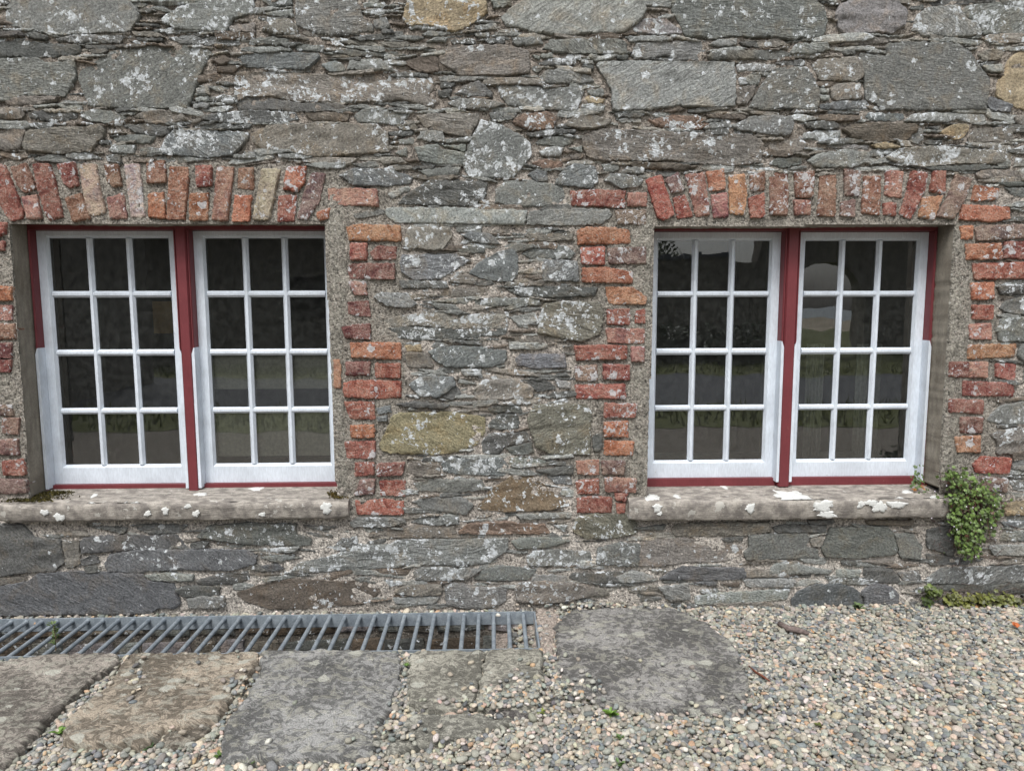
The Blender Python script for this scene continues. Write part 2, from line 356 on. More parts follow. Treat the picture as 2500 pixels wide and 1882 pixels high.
M_WHITE = paint('white_gloss_paint', (0.66, 0.72, 0.79), 0.66, (0.45, 0.45, 0.43))
M_RED = paint('oxblood_paint', (0.165, 0.034, 0.040), 0.66, (0.24, 0.13, 0.10))
def glass_mat():
    t = NT('old_window_glass'); t.t.nodes.remove(t.b); p = t.pos()
    wob = t.bump(t.noise(t.pos((1, 1, 1)), 7.0, 1, 0.4), 0.35, 0.0012)
    gl = t.n('ShaderNodeBsdfGlossy'); gl.inputs['Roughness'].default_value = 0.0; t.l(wob, gl.inputs['Normal']); gl.inputs['Color'].default_value = (0.95, 0.98, 1, 1)
    tr = t.n('ShaderNodeBsdfTransparent'); tr.inputs['Color'].default_value = (0.9, 0.93, 0.92, 1)
    fr = t.n('ShaderNodeFresnel'); fr.inputs['IOR'].default_value = 2.2
    mx = t.n('ShaderNodeMixShader'); t.l(fr.outputs[0], mx.inputs[0]); t.l(tr.outputs[0], mx.inputs[1]); t.l(gl.outputs[0], mx.inputs[2])
    df = t.n('ShaderNodeBsdfDiffuse'); df.inputs['Color'].default_value = (0.4, 0.42, 0.4, 1)
    m2 = t.n('ShaderNodeMixShader'); t.l(t.ramp(t.noise(p, 30, 4, 0.7), 0.40, 0.75, 0.014, 0.06), m2.inputs[0]); t.l(mx.outputs[0], m2.inputs[1]); t.l(df.outputs[0], m2.inputs[2])
    t.l(m2.outputs[0], t.out.inputs[0]); return t.m
M_GLASS = glass_mat()
def steel():
    t = NT('galvanised_steel'); p = t.pos(); n_ = t.noise(p, 24, 5, 0.7); g = t.noise(p, 150, 3, 0.7)
    c = t.scale(t.mix(t.ramp(n_, 0.35, 0.65), (0.20, 0.235, 0.27), (0.33, 0.375, 0.41)), t.ramp(g, 0.3, 0.7, 0.85, 1.15))
    t.b.inputs['Metallic'].default_value = 0.35
    return t.fin(c, 0.55, t.bump(g, 0.3, 0.002), 0.4)
M_STEEL = steel()
def attr_mat(name, rough=0.6, spec=0.35, sub=0.0, gscale=220, gvar=0.25):
    t = NT(name); a = t.n('ShaderNodeAttribute', attribute_name='tint'); p = t.pos(); g = t.noise(p, gscale, 3, 0.75)
    c = t.scale(a.outputs['Color'], t.ramp(g, 0.25, 0.75, 1-gvar, 1+gvar))
    return t.fin(c, rough, t.bump(g, 0.25, 0.002), spec)
M_PEBBLE = attr_mat('pebble_stone', 0.75, 0.3, 0, 260, 0.38)
M_LEAF = attr_mat('leaf', 0.45, 0.4, 0, 120, 0.15)
def ground_mat():
    t = NT('gravel_ground'); p = t.pos(); v = t.voro(p, 48); g = t.noise(p, 120, 4, 0.7); b = t.noise(p, 1.5, 3)
    c = t.mix(t.ramp(g, 0.3, 0.7), (0.16, 0.14, 0.115), (0.32, 0.28, 0.235)); sep = t.n('ShaderNodeSeparateColor'); t.l(v.outputs['Color'], sep.inputs[0])
    c = t.mix(t.ramp(v.outputs['Distance'], 0.1, 0.6, 0.8, 0), c, t.mix(sep.outputs[0], (0.2, 0.21, 0.2), (0.42, 0.37, 0.3)))
    nb = t.bump(v.outputs['Distance'], 0.7, 0.012); nb = t.bump(g, 0.6, 0.006, nb)
    return t.fin(c, 0.92, nb, 0.15)
M_GROUND = ground_mat()
def crust():
    t = NT('white_lichen_crust'); p = t.pos(); g = t.noise(p, 130, 4, .75); e = t.noise(p, 62, 4, .75)
    t.fin(t.mix(g, (.42, .43, .41), (.80, .81, .79)), .92, t.bump(g, .5, .003), .1)
    tr = t.n('ShaderNodeBsdfTransparent'); mx = t.n('ShaderNodeMixShader'); t.l(t.ramp(e, .30, .39), mx.inputs[0]); t.l(tr.outputs[0], mx.inputs[1]); t.l(t.b.outputs[0], mx.inputs[2]); t.l(mx.outputs[0], t.out.inputs[0]); return t.m
M_LICH = crust()
M_MOSS = attr_mat('moss', 0.95, 0.05, 0, 200, 0.4)
#@DATA
# ------------------------------------------------------------------ outlines of the wall's pieces, in photo pixels per crop: (x0, y0, scale)
CROPS = dict(A=(0, 0, .31646), B=(600, 0, .31646), C=(1200, 0, .31646), D=(1800, 0, .31646), E=(800, 400, .36166), F=(800, 850, .36166),
    G=(0, 1180, .40687), H=(700, 1180, .40687), I=(1500, 1100, .45208), L=(0, 380, .54054), R=(1500, 400, .54054), X=(2000, 530, .39904),
    Y=(2000, 880, .39904), LA=(0, 380, .35573), RA=(1540, 390, .39526), RB=(2040, 390, .36364), S=(0, 1480, .45208), T=(900, 1400, .45208), N=(0, 0, 1.0))
def parse(txt):
    out = []; crop = None
    for line in txt.strip().splitlines():
        line = line.strip()
        if not line: continue
        if line.startswith('@'): crop = CROPS[line[1:]]; continue
        w = line.split(); x0, y0, s = crop
        pts = [(x0+float(a)*s, y0+float(b)*s) for a, b in (q.split(',') for q in w[2:])]
        out.append((w[0], float(w[1]), pts))
    return out
STONES = parse('''
@A
g 3 40,150 45,60 80,-20 950,-20 1040,60 1075,110 1045,170 1000,235 880,245 650,250 420,255 300,240 140,200 40,178
g 3 1235,170 1265,130 1360,60 1560,10 1700,-10 1945,-10 1950,80 1780,150 1740,235 1600,240 1330,210 1300,180
g 3 420,300 600,260 800,280 970,290 920,325 620,322 430,310
d 0 -60,330 200,320 400,345 620,350 620,400 540,435 300,435 -60,445
g 3 -60,455 280,450 350,490 580,470 575,600 500,735 300,725 150,730 100,765 -60,775
b 0 30,785 150,745 470,748 430,780 300,805 60,805
g 3 620,540 700,480 830,410 960,365 1200,350 1440,350 1600,380 1620,410 1560,520 1500,680 1445,835 1200,830 800,825 680,810 640,700 600,600
g 3 1290,290 1500,280 1840,290 1870,320 1840,345 1560,340 1390,335
d 2 210,870 330,860 600,880 590,910 400,940 230,905
b 1 -60,840 170,840 185,890 150,910 -60,915
l 3 420,800 560,790 630,820 620,855 500,845
g 2 610,890 700,850 850,860 960,910 900,945 700,930
q 1 1030,900 1080,870 1230,850 1390,870 1445,925 1330,945 1130,945 1090,915
b 1 -60,1040 130,985 185,1000 165,1080 150,1150 -60,1165
b 3 200,1010 400,985 640,985 760,960 800,1010 780,1060 720,1130 700,1165 560,1165 480,1185 330,1170 190,1160 170,1120
g 1 860,1060 1050,1040 1200,1060 1160,1110 900,1095
u 3 1280,1060 1330,1010 1560,1010 1910,1025 1915,1050 1850,1140 1780,1195 1600,1210 1260,1185 1240,1150
l 2 830,1160 860,1125 1040,1125 1030,1180 900,1175
d 1 930,970 1200,960 1330,1000 1260,1050 1050,1025
d 0 -60,235 150,240 180,270 -60,290
d 1 180,260 240,250 360,280 350,300 240,290
b 1 1000,245 1200,250 1280,280 1040,272
d 1 1040,297 1250,293 1260,315 1060,315
d 2 690,385 820,375 830,390 700,415
l 3 1510,690 1600,655 1610,720 1520,715
d 1 1490,960 1750,960 1950,965 1930,990 1500,990
b 1 1760,210 1960,170 1970,250 1780,245
b 1 1070,1180 1130,1170 1130,1200 1080,1205
d 2 760,1095 850,1085 840,1110 770,1115
l 3 1790,1195 1960,1185 1970,1210 1800,1215
d 1 640,350 900,355 930,375 660,372
w 0 1620,470 1720,430 1790,470 1700,500
l 2 1500,760 1600,745 1610,775 1510,780
l 2 1480,810 1640,800 1600,825 1490,828
@B
g 3 385,50 400,-20 840,-20 880,60 900,150 980,190 985,240 850,255 760,265 560,265 500,235 390,190
o 2 1230,90 1250,-20 1850,-20 1865,80 1780,150 1700,200 1650,230 1560,235 1400,190 1250,190 1210,140
g 1 985,160 1080,135 1110,210 1000,220
d 0 1040,235 1130,225 1150,250 1050,260
l 2 900,30 1070,20 1075,50 910,55
l 3 890,90 1000,70 1080,90 1070,110 920,105
l 3 130,100 250,85 360,75 370,125 250,120
g 2 120,10 350,-5 360,35 180,45
b 2 120,230 200,150 340,150 390,205 390,265 250,260
g 2 -60,312 60,310 200,285 330,300 330,345 200,340
l 2 -40,375 200,362 340,370 360,385 120,400 -40,395
g 2 370,350 600,355 600,395 400,385
u 3 -70,440 0,412 200,405 560,420 570,440 500,510 450,540 0,510
u 3 580,500 690,470 760,520 765,545 640,545
g 1 780,530 800,465 1040,460 1130,520 1135,545 900,540
d 2 650,400 800,385 880,400 1050,410 1140,398 1250,425 1140,432 960,422 850,430
b 2 720,330 830,305 1000,330 1250,325 1270,345 1200,365 1000,350 850,345
w 0 1200,490 1330,450 1475,440 1485,555 1330,550 1280,520
b 1 1495,430 1600,350 2000,350 2180,390 2190,560 2000,580 1640,575 1600,540 1500,475
b 4 -90,620 -60,560 100,560 560,575 1080,575 1440,600 1450,690 1400,740 1480,790 1420,825 1200,765 1000,785 850,785 700,785 400,785 200,740 0,740 -80,790
d 1 -80,805 0,755 200,765 420,800 700,800 840,830 600,850 400,860 200,845 0,840 -60,850
g 3 1610,720 1700,660 1800,625 1900,720 1905,745 1750,740
g 4 1560,790 1650,760 1850,770 2000,805 1900,825 1640,835
l 3 1490,600 1560,590 1880,590 1870,610 1500,625
g 4 840,895 900,850 1100,850 1260,890 1200,940 1180,960 1000,945 860,935
w 1 450,880 700,870 800,890 780,925 740,935 520,930
d 3 -420,905 -300,890 -100,865 20,855 380,868 410,920 250,940 -100,945 -300,930
b 1 1310,895 1500,880 1800,880 1780,960 1740,1000 1500,980 1370,970
l 3 1270,865 1400,852 1580,842 1480,870
b 2 40,1030 200,960 500,960 1000,960 1090,1030 1110,1170 900,1180 580,1205 450,1195 330,1165 120,1140 50,1090
l 4 1320,1070 1350,1020 1520,1010 1540,1090 1400,1080
d 1 1090,1020 1300,1020 1280,1045 1120,1045
g 2 1170,1080 1300,1072 1300,1108 1200,1100
g 1 1300,1140 1480,1115 1500,1150 1700,1185 1680,1270 1500,1265 1340,1230
g 1 1510,1122 1700,1118 1695,1165
g 3 1680,1240 1740,1080 1820,925 1950,960 2130,1050 2195,1110 2200,1200 2130,1280 2080,1350 2040,1375 1740,1360 1690,1310
l 4 440,1270 600,1255 780,1270 740,1290 560,1290
u 3 720,1350 850,1300 1100,1310 1290,1370 1270,1410 1080,1435 830,1425
g 1 810,1270 1000,1250 1030,1280 900,1290
b 1 1020,1238 1200,1230 1260,1255 1060,1265
g 2 1330,1320 1500,1300 1660,1290 1640,1350 1400,1360
g 2 1150,1180 1240,1140 1240,1205
g 1 1890,-10 2040,-5 2045,35 1915,55
l 1 1765,205 1930,185 1940,215 1780,225
l 2 1760,260 1880,250 1880,280 1790,280
l 2 1390,310 1480,290 1560,290 1540,315
d 3 1570,312 1760,305 1780,330 1600,335
d 1 1840,310 2000,300 2000,330 1870,330
b 1 1160,965 1300,950 1330,985 1200,1000
l 2 1090,1500 1250,1440 1290,1455 1130,1530
d 1 1090,560 1400,570 1420,590 1120,585
l 3 1490,850 1640,835 1700,850 1560,862
d 2 1500,640 1620,640 1600,665 1500,680
d 2 1480,700 1590,690 1570,740 1490,745
@C
l 1 80,130 150,60 300,-20 1150,-20 1195,70 1150,150 1050,220 1000,250 700,250 580,260 300,240 200,200 110,190
g 2 1390,20 1400,-20 2480,-20 2560,60 2590,160 2560,280 2350,300 2100,280 1900,270 1700,290 1500,270 1450,170 1400,80
p 4 1100,200 1180,150 1330,140 1400,190 1480,250 1300,260 1105,245
l 2 20,250 110,243 240,258 230,275 30,270
g 3 150,290 380,290 395,330 310,340 180,345
g 4 400,370 450,310 700,300 1000,310 1040,340 1040,415 900,410 720,405 500,395
g 3 1085,430 1120,340 1430,320 1670,320 1670,350 1600,465 1400,455 1340,420 1200,450 1110,450
l 2 1030,288 1200,282 1400,287 1400,308 1070,312
d 2 1670,440 1700,395 2000,390 2250,395 2310,420 2250,450 2000,455 1700,455
l 3 1680,345 1750,310 1900,300 1890,345 1740,350
d 3 1910,330 2050,322 2140,345 2120,365 1950,350
d 3 350,490 450,455 650,440 650,500 450,500
l 3 670,460 780,470 790,490 720,490
g 3 370,600 420,550 560,530 760,590 790,620 720,640 390,635
g 3 35,655 200,660 450,680 700,680 710,700 670,800 655,850 560,850 120,805 80,740
l 3 815,500 830,480 1100,470 1500,480 1880,480 1885,600 1880,810 1700,820 1430,810 1200,840 1050,850 940,840 930,780 940,700 880,600
o 1 720,760 750,742 880,770 860,795 760,795
g 1 740,700 860,690 870,735 760,730
l 3 720,830 880,820 870,850 760,850
r 3 170,930 250,880 450,870 500,910 480,990 300,1000 180,960
g 3 -20,880 100,870 200,880 160,920 0,920
b 1 570,960 640,890 740,880 930,930 900,960 800,990 700,990
d 1 260,1040 450,1000 650,1000 650,1020 300,1050
r 2 1200,930 1400,890 1600,900 1680,960 1600,1000 1300,980
b 3 700,1080 730,1040 860,1000 1200,1010 1600,1030 2000,1040 2100,1100 2080,1250 1900,1270 1600,1255 1400,1235 1200,1235 850,1235 740,1200 720,1150
g 2 320,1100 450,1050 640,1060 630,1090 550,1130
l 4 370,1170 450,1140 560,1140 530,1200 390,1195
l 2 600,1140 700,1128 700,1165
r 1 310,1260 420,1230 550,1260 530,1310 400,1300
u 4 490,1420 560,1300 650,1265 800,1290 820,1390 770,1450 600,1430
u 4 280,1350 350,1310 430,1330 430,1390 350,1400
g 3 850,1270 980,1270 980,1310 880,1320
g 3 1000,1330 1050,1290 1180,1300 1180,1330
g 3 870,1380 920,1340 1100,1360 1170,1390 1150,1430 1000,1450
w 0 1050,1258 1400,1262 1600,1290 1480,1310 1100,1288
w 0 1630,890 1900,880 1970,900 1960,920 1700,905
l 3 1890,505 2050,490 2200,510 2180,545 1900,545
g 3 1910,610 2000,580 2080,580 2060,650 1920,645
d 1 950,880 1190,882 1150,905 960,900
l 2 960,922 1150,910 1160,940 1000,940
l 2 310,430 380,437 370,456
l 2 380,422 470,412 470,435 390,440
d 2 700,510 790,505 790,535 720,530
d 2 310,520 390,515 380,545 320,545
l 2 750,430 820,420 815,440 760,445
d 2 970,425 1060,430 1050,452 970,447
b 2 600,1200 720,1190 700,1220 620,1225
@D
p 0 770,100 800,30 950,-20 1200,-20 1310,80 1300,190 1200,250 1000,240 850,255 790,200
l 3 1360,230 1400,110 1480,60 1700,40 1730,80 1780,150 1850,170 1880,220 1890,270 1600,275 1430,270
g 3 1745,85 1800,40 2000,20 2260,40 2260,270 2060,260 1905,260 1885,190 1800,140
d 1 1340,60 1440,40 1450,65 1350,75
g 4 960,410 1080,430 1160,435 1165,340 1300,325 1700,340 1800,410 1870,520 1945,610 1930,840 1600,845 1110,835 1090,800 1000,750 990,570 970,500
b 2 585,490 640,460 900,440 960,460 975,590 930,615 800,620 640,610
q 1 725,680 780,650 950,640 960,760 740,765
u 2 640,810 800,785 1000,780 1020,830 900,840 650,840
g 2 90,830 180,680 280,540 380,515 540,520 600,610 640,720 620,840 540,850 350,820 200,850
d 2 290,490 500,460 530,480 500,500 320,500
l 2 415,410 460,340 700,330 720,370 600,410 520,410
b 1 780,350 850,310 1040,290 1240,290 1220,320 1000,340
d 2 820,400 900,380 920,410 840,425
o 1 2010,740 2000,660 2080,560 2090,480 2140,420 2260,360 2260,860 2140,820
b 0 1870,420 1950,380 2050,400 2040,450 1900,460
l 2 1930,540 1900,510 2050,500 2060,550
u 2 1930,800 1960,750 2130,810 2120,860 1960,840
w 1 590,910 700,885 970,900 960,920 800,930 650,925
u 3 990,900 1020,870 1280,885 1290,910 1250,930 1020,925
l 3 1290,930 1350,890 1500,870 1800,880 1920,890 1930,930 1800,945 1700,910 1620,940 1400,930
w 0 820,990 900,960 1100,950 1380,960 1400,990 1300,1080 1060,1085 890,1060
g 1 1310,1100 1340,1030 1420,990 1440,1060 1400,1105
l 3 510,1060 520,1030 640,1010 800,1010 800,1050 700,1085 560,1070
b 0 240,1130 320,1080 480,1070 550,1110 470,1170 380,1180 260,1160
g 3 -85,970 0,960 120,900 420,900 440,950 410,1030 370,1040 200,1020 0,990
g 2 550,1240 620,1190 850,1160 1030,1180 1020,1240 880,1290 600,1280
l 4 680,1130 800,1110 1020,1130 1010,1150 800,1140
o 0 1040,1120 1150,1100 1270,1130 1120,1140
q 4 1150,1220 1250,1150 1500,1130 1800,1150 2120,1160 2130,1220 2010,1260 1800,1250 1560,1270 1420,1280 1200,1240
o 1 1570,1020 1680,960 1780,960 1790,1000 1740,1060 1660,1070
b 1 1800,1050 1830,1000 2130,990 2140,1060 2110,1100 1780,1090
d 1 1450,985 1580,975 1550,1000
d 2 1450,1090 1590,1088 1580,1112 1460,1112
g 1 2010,1265 2040,1230 2110,1240 2110,1285 2020,1282
b 1 1850,1340 1900,1310 2000,1310 2260,1340 2260,1390 2010,1360 1880,1385
g 1 2060,1450 2260,1450 2260,1530 2130,1500
d 1 250,1260 300,1230 500,1220 500,1260 360,1290
b 1 2150,900 2260,890 2260,970 2170,960
b 2 -30,700 20,680 150,660 130,720 70,810 0,800
l 3 650,690 710,685 705,715 655,718
l 3 640,740 715,740 715,765 650,765
d 0 1330,1290 1600,1285 1900,1275 2100,1290 1800,1310 1500,1310
d 1 520,945 760,945 800,970 700,990 540,975
d 2 1480,10 1700,5 1990,0 2000,15 1700,30 1490,40
b 1 1060,1205 1130,1190 1140,1220 1090,1225
d 0 2000,1415 2260,1400 2260,1430 2090,1432
@E
d 3 470,265 520,220 690,110 1080,130 1060,220 1000,280 700,270
g 3 1140,170 1200,120 1330,110 1590,150 1600,230 1540,280 1270,285 1130,260
l 2 390,330 400,300 700,295 1350,320 1330,410 1000,400 450,390
l 2 1342,405 1362,325 1600,310 1900,310 1920,340 1860,400 1600,410
q 1 510,560 520,500 550,430 820,430 840,470 780,580 560,570
u 3 900,480 1000,465 1100,480 1170,540 1050,530 960,510
u 3 490,660 500,620 860,615 960,650 760,770 600,785 500,730
u 4 960,740 1010,680 1150,600 1260,580 1280,620 1280,740 1240,790 1080,780
g 1 1310,610 1370,575 1600,555 1670,610 1640,640 1360,630
u 2 1450,700 1460,650 1680,660 1700,790 1460,790
b 2 1330,490 1420,465 1660,480 1660,510 1400,520
l 3 310,900 360,870 540,880 600,950 560,965 400,960
b 2 750,890 760,850 1000,840 1180,850 1180,890 900,900
d 3 1200,850 1400,830 1830,840 1800,890 1500,900 1300,890
g 2 660,930 900,910 1100,910 1430,910 1440,950 1100,960 900,940
q 4 380,1060 500,1030 740,1010 1000,1020 1210,1020 1220,1100 1000,1108 800,1108 600,1088 430,1100
d 3 400,1112 550,1095 700,1112 1000,1118 1220,1108 1200,1150 900,1180 600,1190 480,1170
k 3 1430,1050 1460,950 1600,930 1840,940 1860,1030 1830,1150 1700,1200 1560,1170 1420,1140
u 3 680,1270 760,1230 1000,1240 1210,1270 1190,1340 1100,1370 800,1370 730,1330
b 2 510,1290 560,1272 675,1290 715,1370 540,1370
o 0 520,1230 630,1220 640,1265 540,1272
v 0 1270,1310 1300,1290 1600,1290 1610,1370 1440,1380 1280,1360
d 1 860,580 1060,560 1060,600 900,595
g 2 160,345 380,312 385,330 200,372
l 2 1220,1040 1400,1010 1420,1060 1300,1090
g 3 480,792 800,800 820,830 500,835
@F
u 2 550,250 620,195 850,200 860,250 750,330 620,320
d 1 770,330 870,255 900,310 840,350
q 2 990,280 1050,220 1280,210 1390,280 1380,330 1200,340 1000,350
d 1 1290,220 1470,215 1550,270 1420,290
l 3 1530,210 1640,240 1640,270 1560,260
O 2 430,470 480,440 800,435 1060,470 1060,560 1000,650 880,700 700,715 500,710 370,690 350,650 400,560
u 3 330,410 420,395 430,430 340,440
u 2 330,468 400,458 400,490 340,492
d 2 1080,530 1110,490 1180,455 1290,465 1290,550 1150,545
k 3 1350,480 1390,390 1600,380 1750,390 1780,440 1770,560 1775,720 1500,710 1400,660 1390,600
d 2 1040,630 1100,580 1340,570 1380,620 1200,655 1165,710 1050,710
d 1 1195,680 1380,640 1395,705 1250,715
u 4 770,790 820,740 1180,745 1220,800 1200,855 900,850 780,830
b 2 530,820 560,780 750,790 760,850 600,860
g 2 580,920 700,890 1040,895 1060,930 900,970 620,960
t 2 1010,1080 1100,960 1250,860 1350,850 1450,920 1560,1010 1640,1060 1500,1090 1200,1100
g 2 570,1040 650,1010 900,1010 980,1060 940,1120 780,1100 640,1080
g 3 150,1180 200,1150 500,1150 530,1170 400,1200 160,1200
g 3 560,1170 640,1140 880,1140 890,1180 700,1190
b 2 260,1270 300,1240 440,1230 600,1200 860,1200 870,1240 740,1275 500,1275
r 1 880,1240 950,1190 1200,1170 1300,1190 1460,1190 1510,1250 1300,1250 1000,1250
k 2 1660,1230 1680,1150 1800,1120 2040,1130 2090,1190 2080,1250 1900,1280 1740,1280
g 3 1220,775 1230,745 1420,745 1500,770 1300,782
d 3 1400,835 1660,795 1660,850 1500,850
d 2 1080,410 1180,390 1300,400 1320,430 1100,430
d 3 460,385 600,365 830,385 800,405 560,400
l 3 900,150 1040,150 1040,180 920,180
u 3 1480,870 1640,860 1650,920 1540,910
l 3 1540,950 1660,960 1660,1000 1580,990
l 3 1530,1200 1620,1198 1600,1232
l 1 1270,1132 1500,1118 1650,1118 1640,1142 1300,1150
d 1 1790,600 1850,570 1850,690 1800,700
@G
d 1 -120,250 130,250 210,330 360,340 385,470 330,520 200,525 30,550 -120,550
b 1 375,350 470,340 480,490 400,510 395,450
U 1 485,350 500,330 760,310 880,320 1060,310 1120,380 880,390 640,405 490,415
U 1 630,490 660,430 860,400 1200,400 1480,405 1540,440 1530,480 1380,520 1000,515 780,530 640,520
d 1 480,460 570,435 600,470 490,490
d 2 1180,320 1250,260 1500,240 1780,250 1770,310 1860,330 1870,370 1500,365 1310,340
d 1 1140,370 1220,350 1250,360 1220,385 1150,385
U 0 -120,640 160,595 220,550 450,530 860,545 880,590 1040,605 1080,720 1060,745 950,745 900,780 540,780 -120,790
b 2 -60,570 120,560 170,570 100,605 -60,610
d 1 1050,640 1120,620 1320,620 1310,670 1100,675
g 3 1120,700 1200,680 1340,680 1350,740 1250,745 1130,740
d 2 1170,590 1300,550 1490,530 1500,570 1400,600 1200,605
w 2 1420,660 1560,610 1750,575 2000,590 2260,590 2280,650 2240,690 2180,720 1900,745 1620,745 1480,700
U 0 1570,500 1660,485 1700,510 1640,525
g 1 1560,445 1700,430 1800,440 1650,470
l 1 860,560 1000,540 1160,555 1160,580 920,580
g 2 2000,380 2040,340 2140,320 2150,370
d 1 500,510 570,500 600,530 520,535
g 4 820,270 900,250 1130,252 1080,290 900,300
@H
g 4 20,520 80,480 300,430 420,370 600,370 700,340 1000,340 1330,330 1320,390 1220,470 1000,485 800,485 600,500 300,520 120,535
g 4 1350,350 1400,335 1600,330 1700,340 1560,380 1380,390
g 4 1440,450 1480,410 1600,400 1820,415 1830,460 1780,485 1600,490 1450,485
g 4 1855,480 1870,390 2000,360 2120,370 2110,495
g 4 760,540 800,510 1000,510 1165,520 1090,570 900,580 770,575
g 4 1180,522 1300,500 1500,520 1450,575 1200,580 1125,570
b 1 640,650 700,620 930,610 930,665 760,670
l 1 640,690 800,680 920,690 880,720 650,715
g 4 950,620 1000,600 1200,630 1320,630 1310,700 1240,740 1060,745 960,720
b 3 1370,640 1400,600 1560,590 1800,610 1880,660 1700,700 1500,720 1380,700
d 1 1690,560 1720,540 2100,530 2180,550 2100,580 1800,600
l 2 1470,590 1480,545 1680,562 1680,590
d 1 480,355 600,333 590,350 500,365
l 2 640,590 820,585 880,600 660,605
b 2 1780,640 1900,630 1940,660 1850,680
@I
q 1 135,500 250,480 400,480 690,520 690,560 600,590 360,600 250,620 135,620
b 0 310,430 340,400 600,390 840,390 850,430 700,455 330,455
d 0 860,420 930,405 1150,410 1140,435 870,435
G 0 725,460 1040,450 1050,480 1030,520 1100,540 1110,575 710,585 705,550 730,530
q 0 1060,480 1120,465 1115,515 1070,515
G 0 1140,500 1170,420 1480,415 1500,440 1530,530 1520,560 1300,575 1140,570 1125,540
G 0 1510,450 1610,450 1660,520 1650,580 1545,575 1540,520
U 0 300,660 370,630 600,635 700,640 715,680 700,690 500,695 240,690
g 0 820,660 870,615 1000,620 1180,650 1160,665 960,660
d 0 1340,700 1350,630 1480,625 1530,680 1550,710 1400,705
g 2 1530,665 1640,650 1660,710 1570,710
U 1 960,800 1000,760 1080,730 1220,715 1330,770 1350,850 1100,850 960,840
U 0 1345,765 1400,720 1500,740 1535,780 1530,850 1360,850
l 2 690,700 900,690 990,700 960,735 720,730
d 0 570,480 700,465 690,480 600,490
g 2 1680,700 1760,640 2000,630 2300,620 2300,700 2000,715 1760,715 1690,718
d 0 1700,735 1800,722 2000,722 2300,708 2300,765 2000,768 1760,748
d 1 1680,560 1850,580 2000,590 1900,610 1700,610
d 1 1690,430 1820,400 1850,500 1830,570 1690,520
l 2 -20,690 100,650 210,680 200,700 0,710
l 2 430,790 600,770 950,750 930,800 600,825 440,825
b 1 530,830 820,822 900,835 800,855 550,855
U 0 430,715 560,710 550,730
w 0 570,722 680,715 670,735
d 0 1040,382 1190,374 1180,392 1060,396
w 0 1350,382 1620,377 1610,400 1370,396
d 1 1220,600 1310,600 1310,615 1230,615
b 1 1315,600 1520,590 1500,615
d 0 100,425 280,402 270,425
o 1 2100,290 2300,270 2300,340 2120,350
u 3 2080,390 2300,375 2300,410 2110,405
g 3 2100,440 2300,430 2300,490 2080,480
l 3 2020,520 2300,505 2300,560 2050,560
l 1 1200,645 1335,652 1320,680 1200,680
l 0 240,745 400,722 410,800 300,810
d 0 1540,830 1640,820 1650,845 1550,850
@X
d 2 1090,430 1270,410 1270,470 1120,470
d 3 1110,560 1160,510 1290,480 1290,600 1180,590
g 2 1090,700 1130,620 1290,610 1290,760 1110,755
g 2 1220,850 1253,780 1290,780 1290,930
@Y
g 2 1020,370 1120,280 1290,250 1290,385 1150,385
b 3 1060,460 1130,430 1290,400 1290,570 1090,570 1100,510
g 2 1190,610 1290,600 1290,680 1190,660
g 3 1170,740 1290,720 1290,800 1190,790
''')
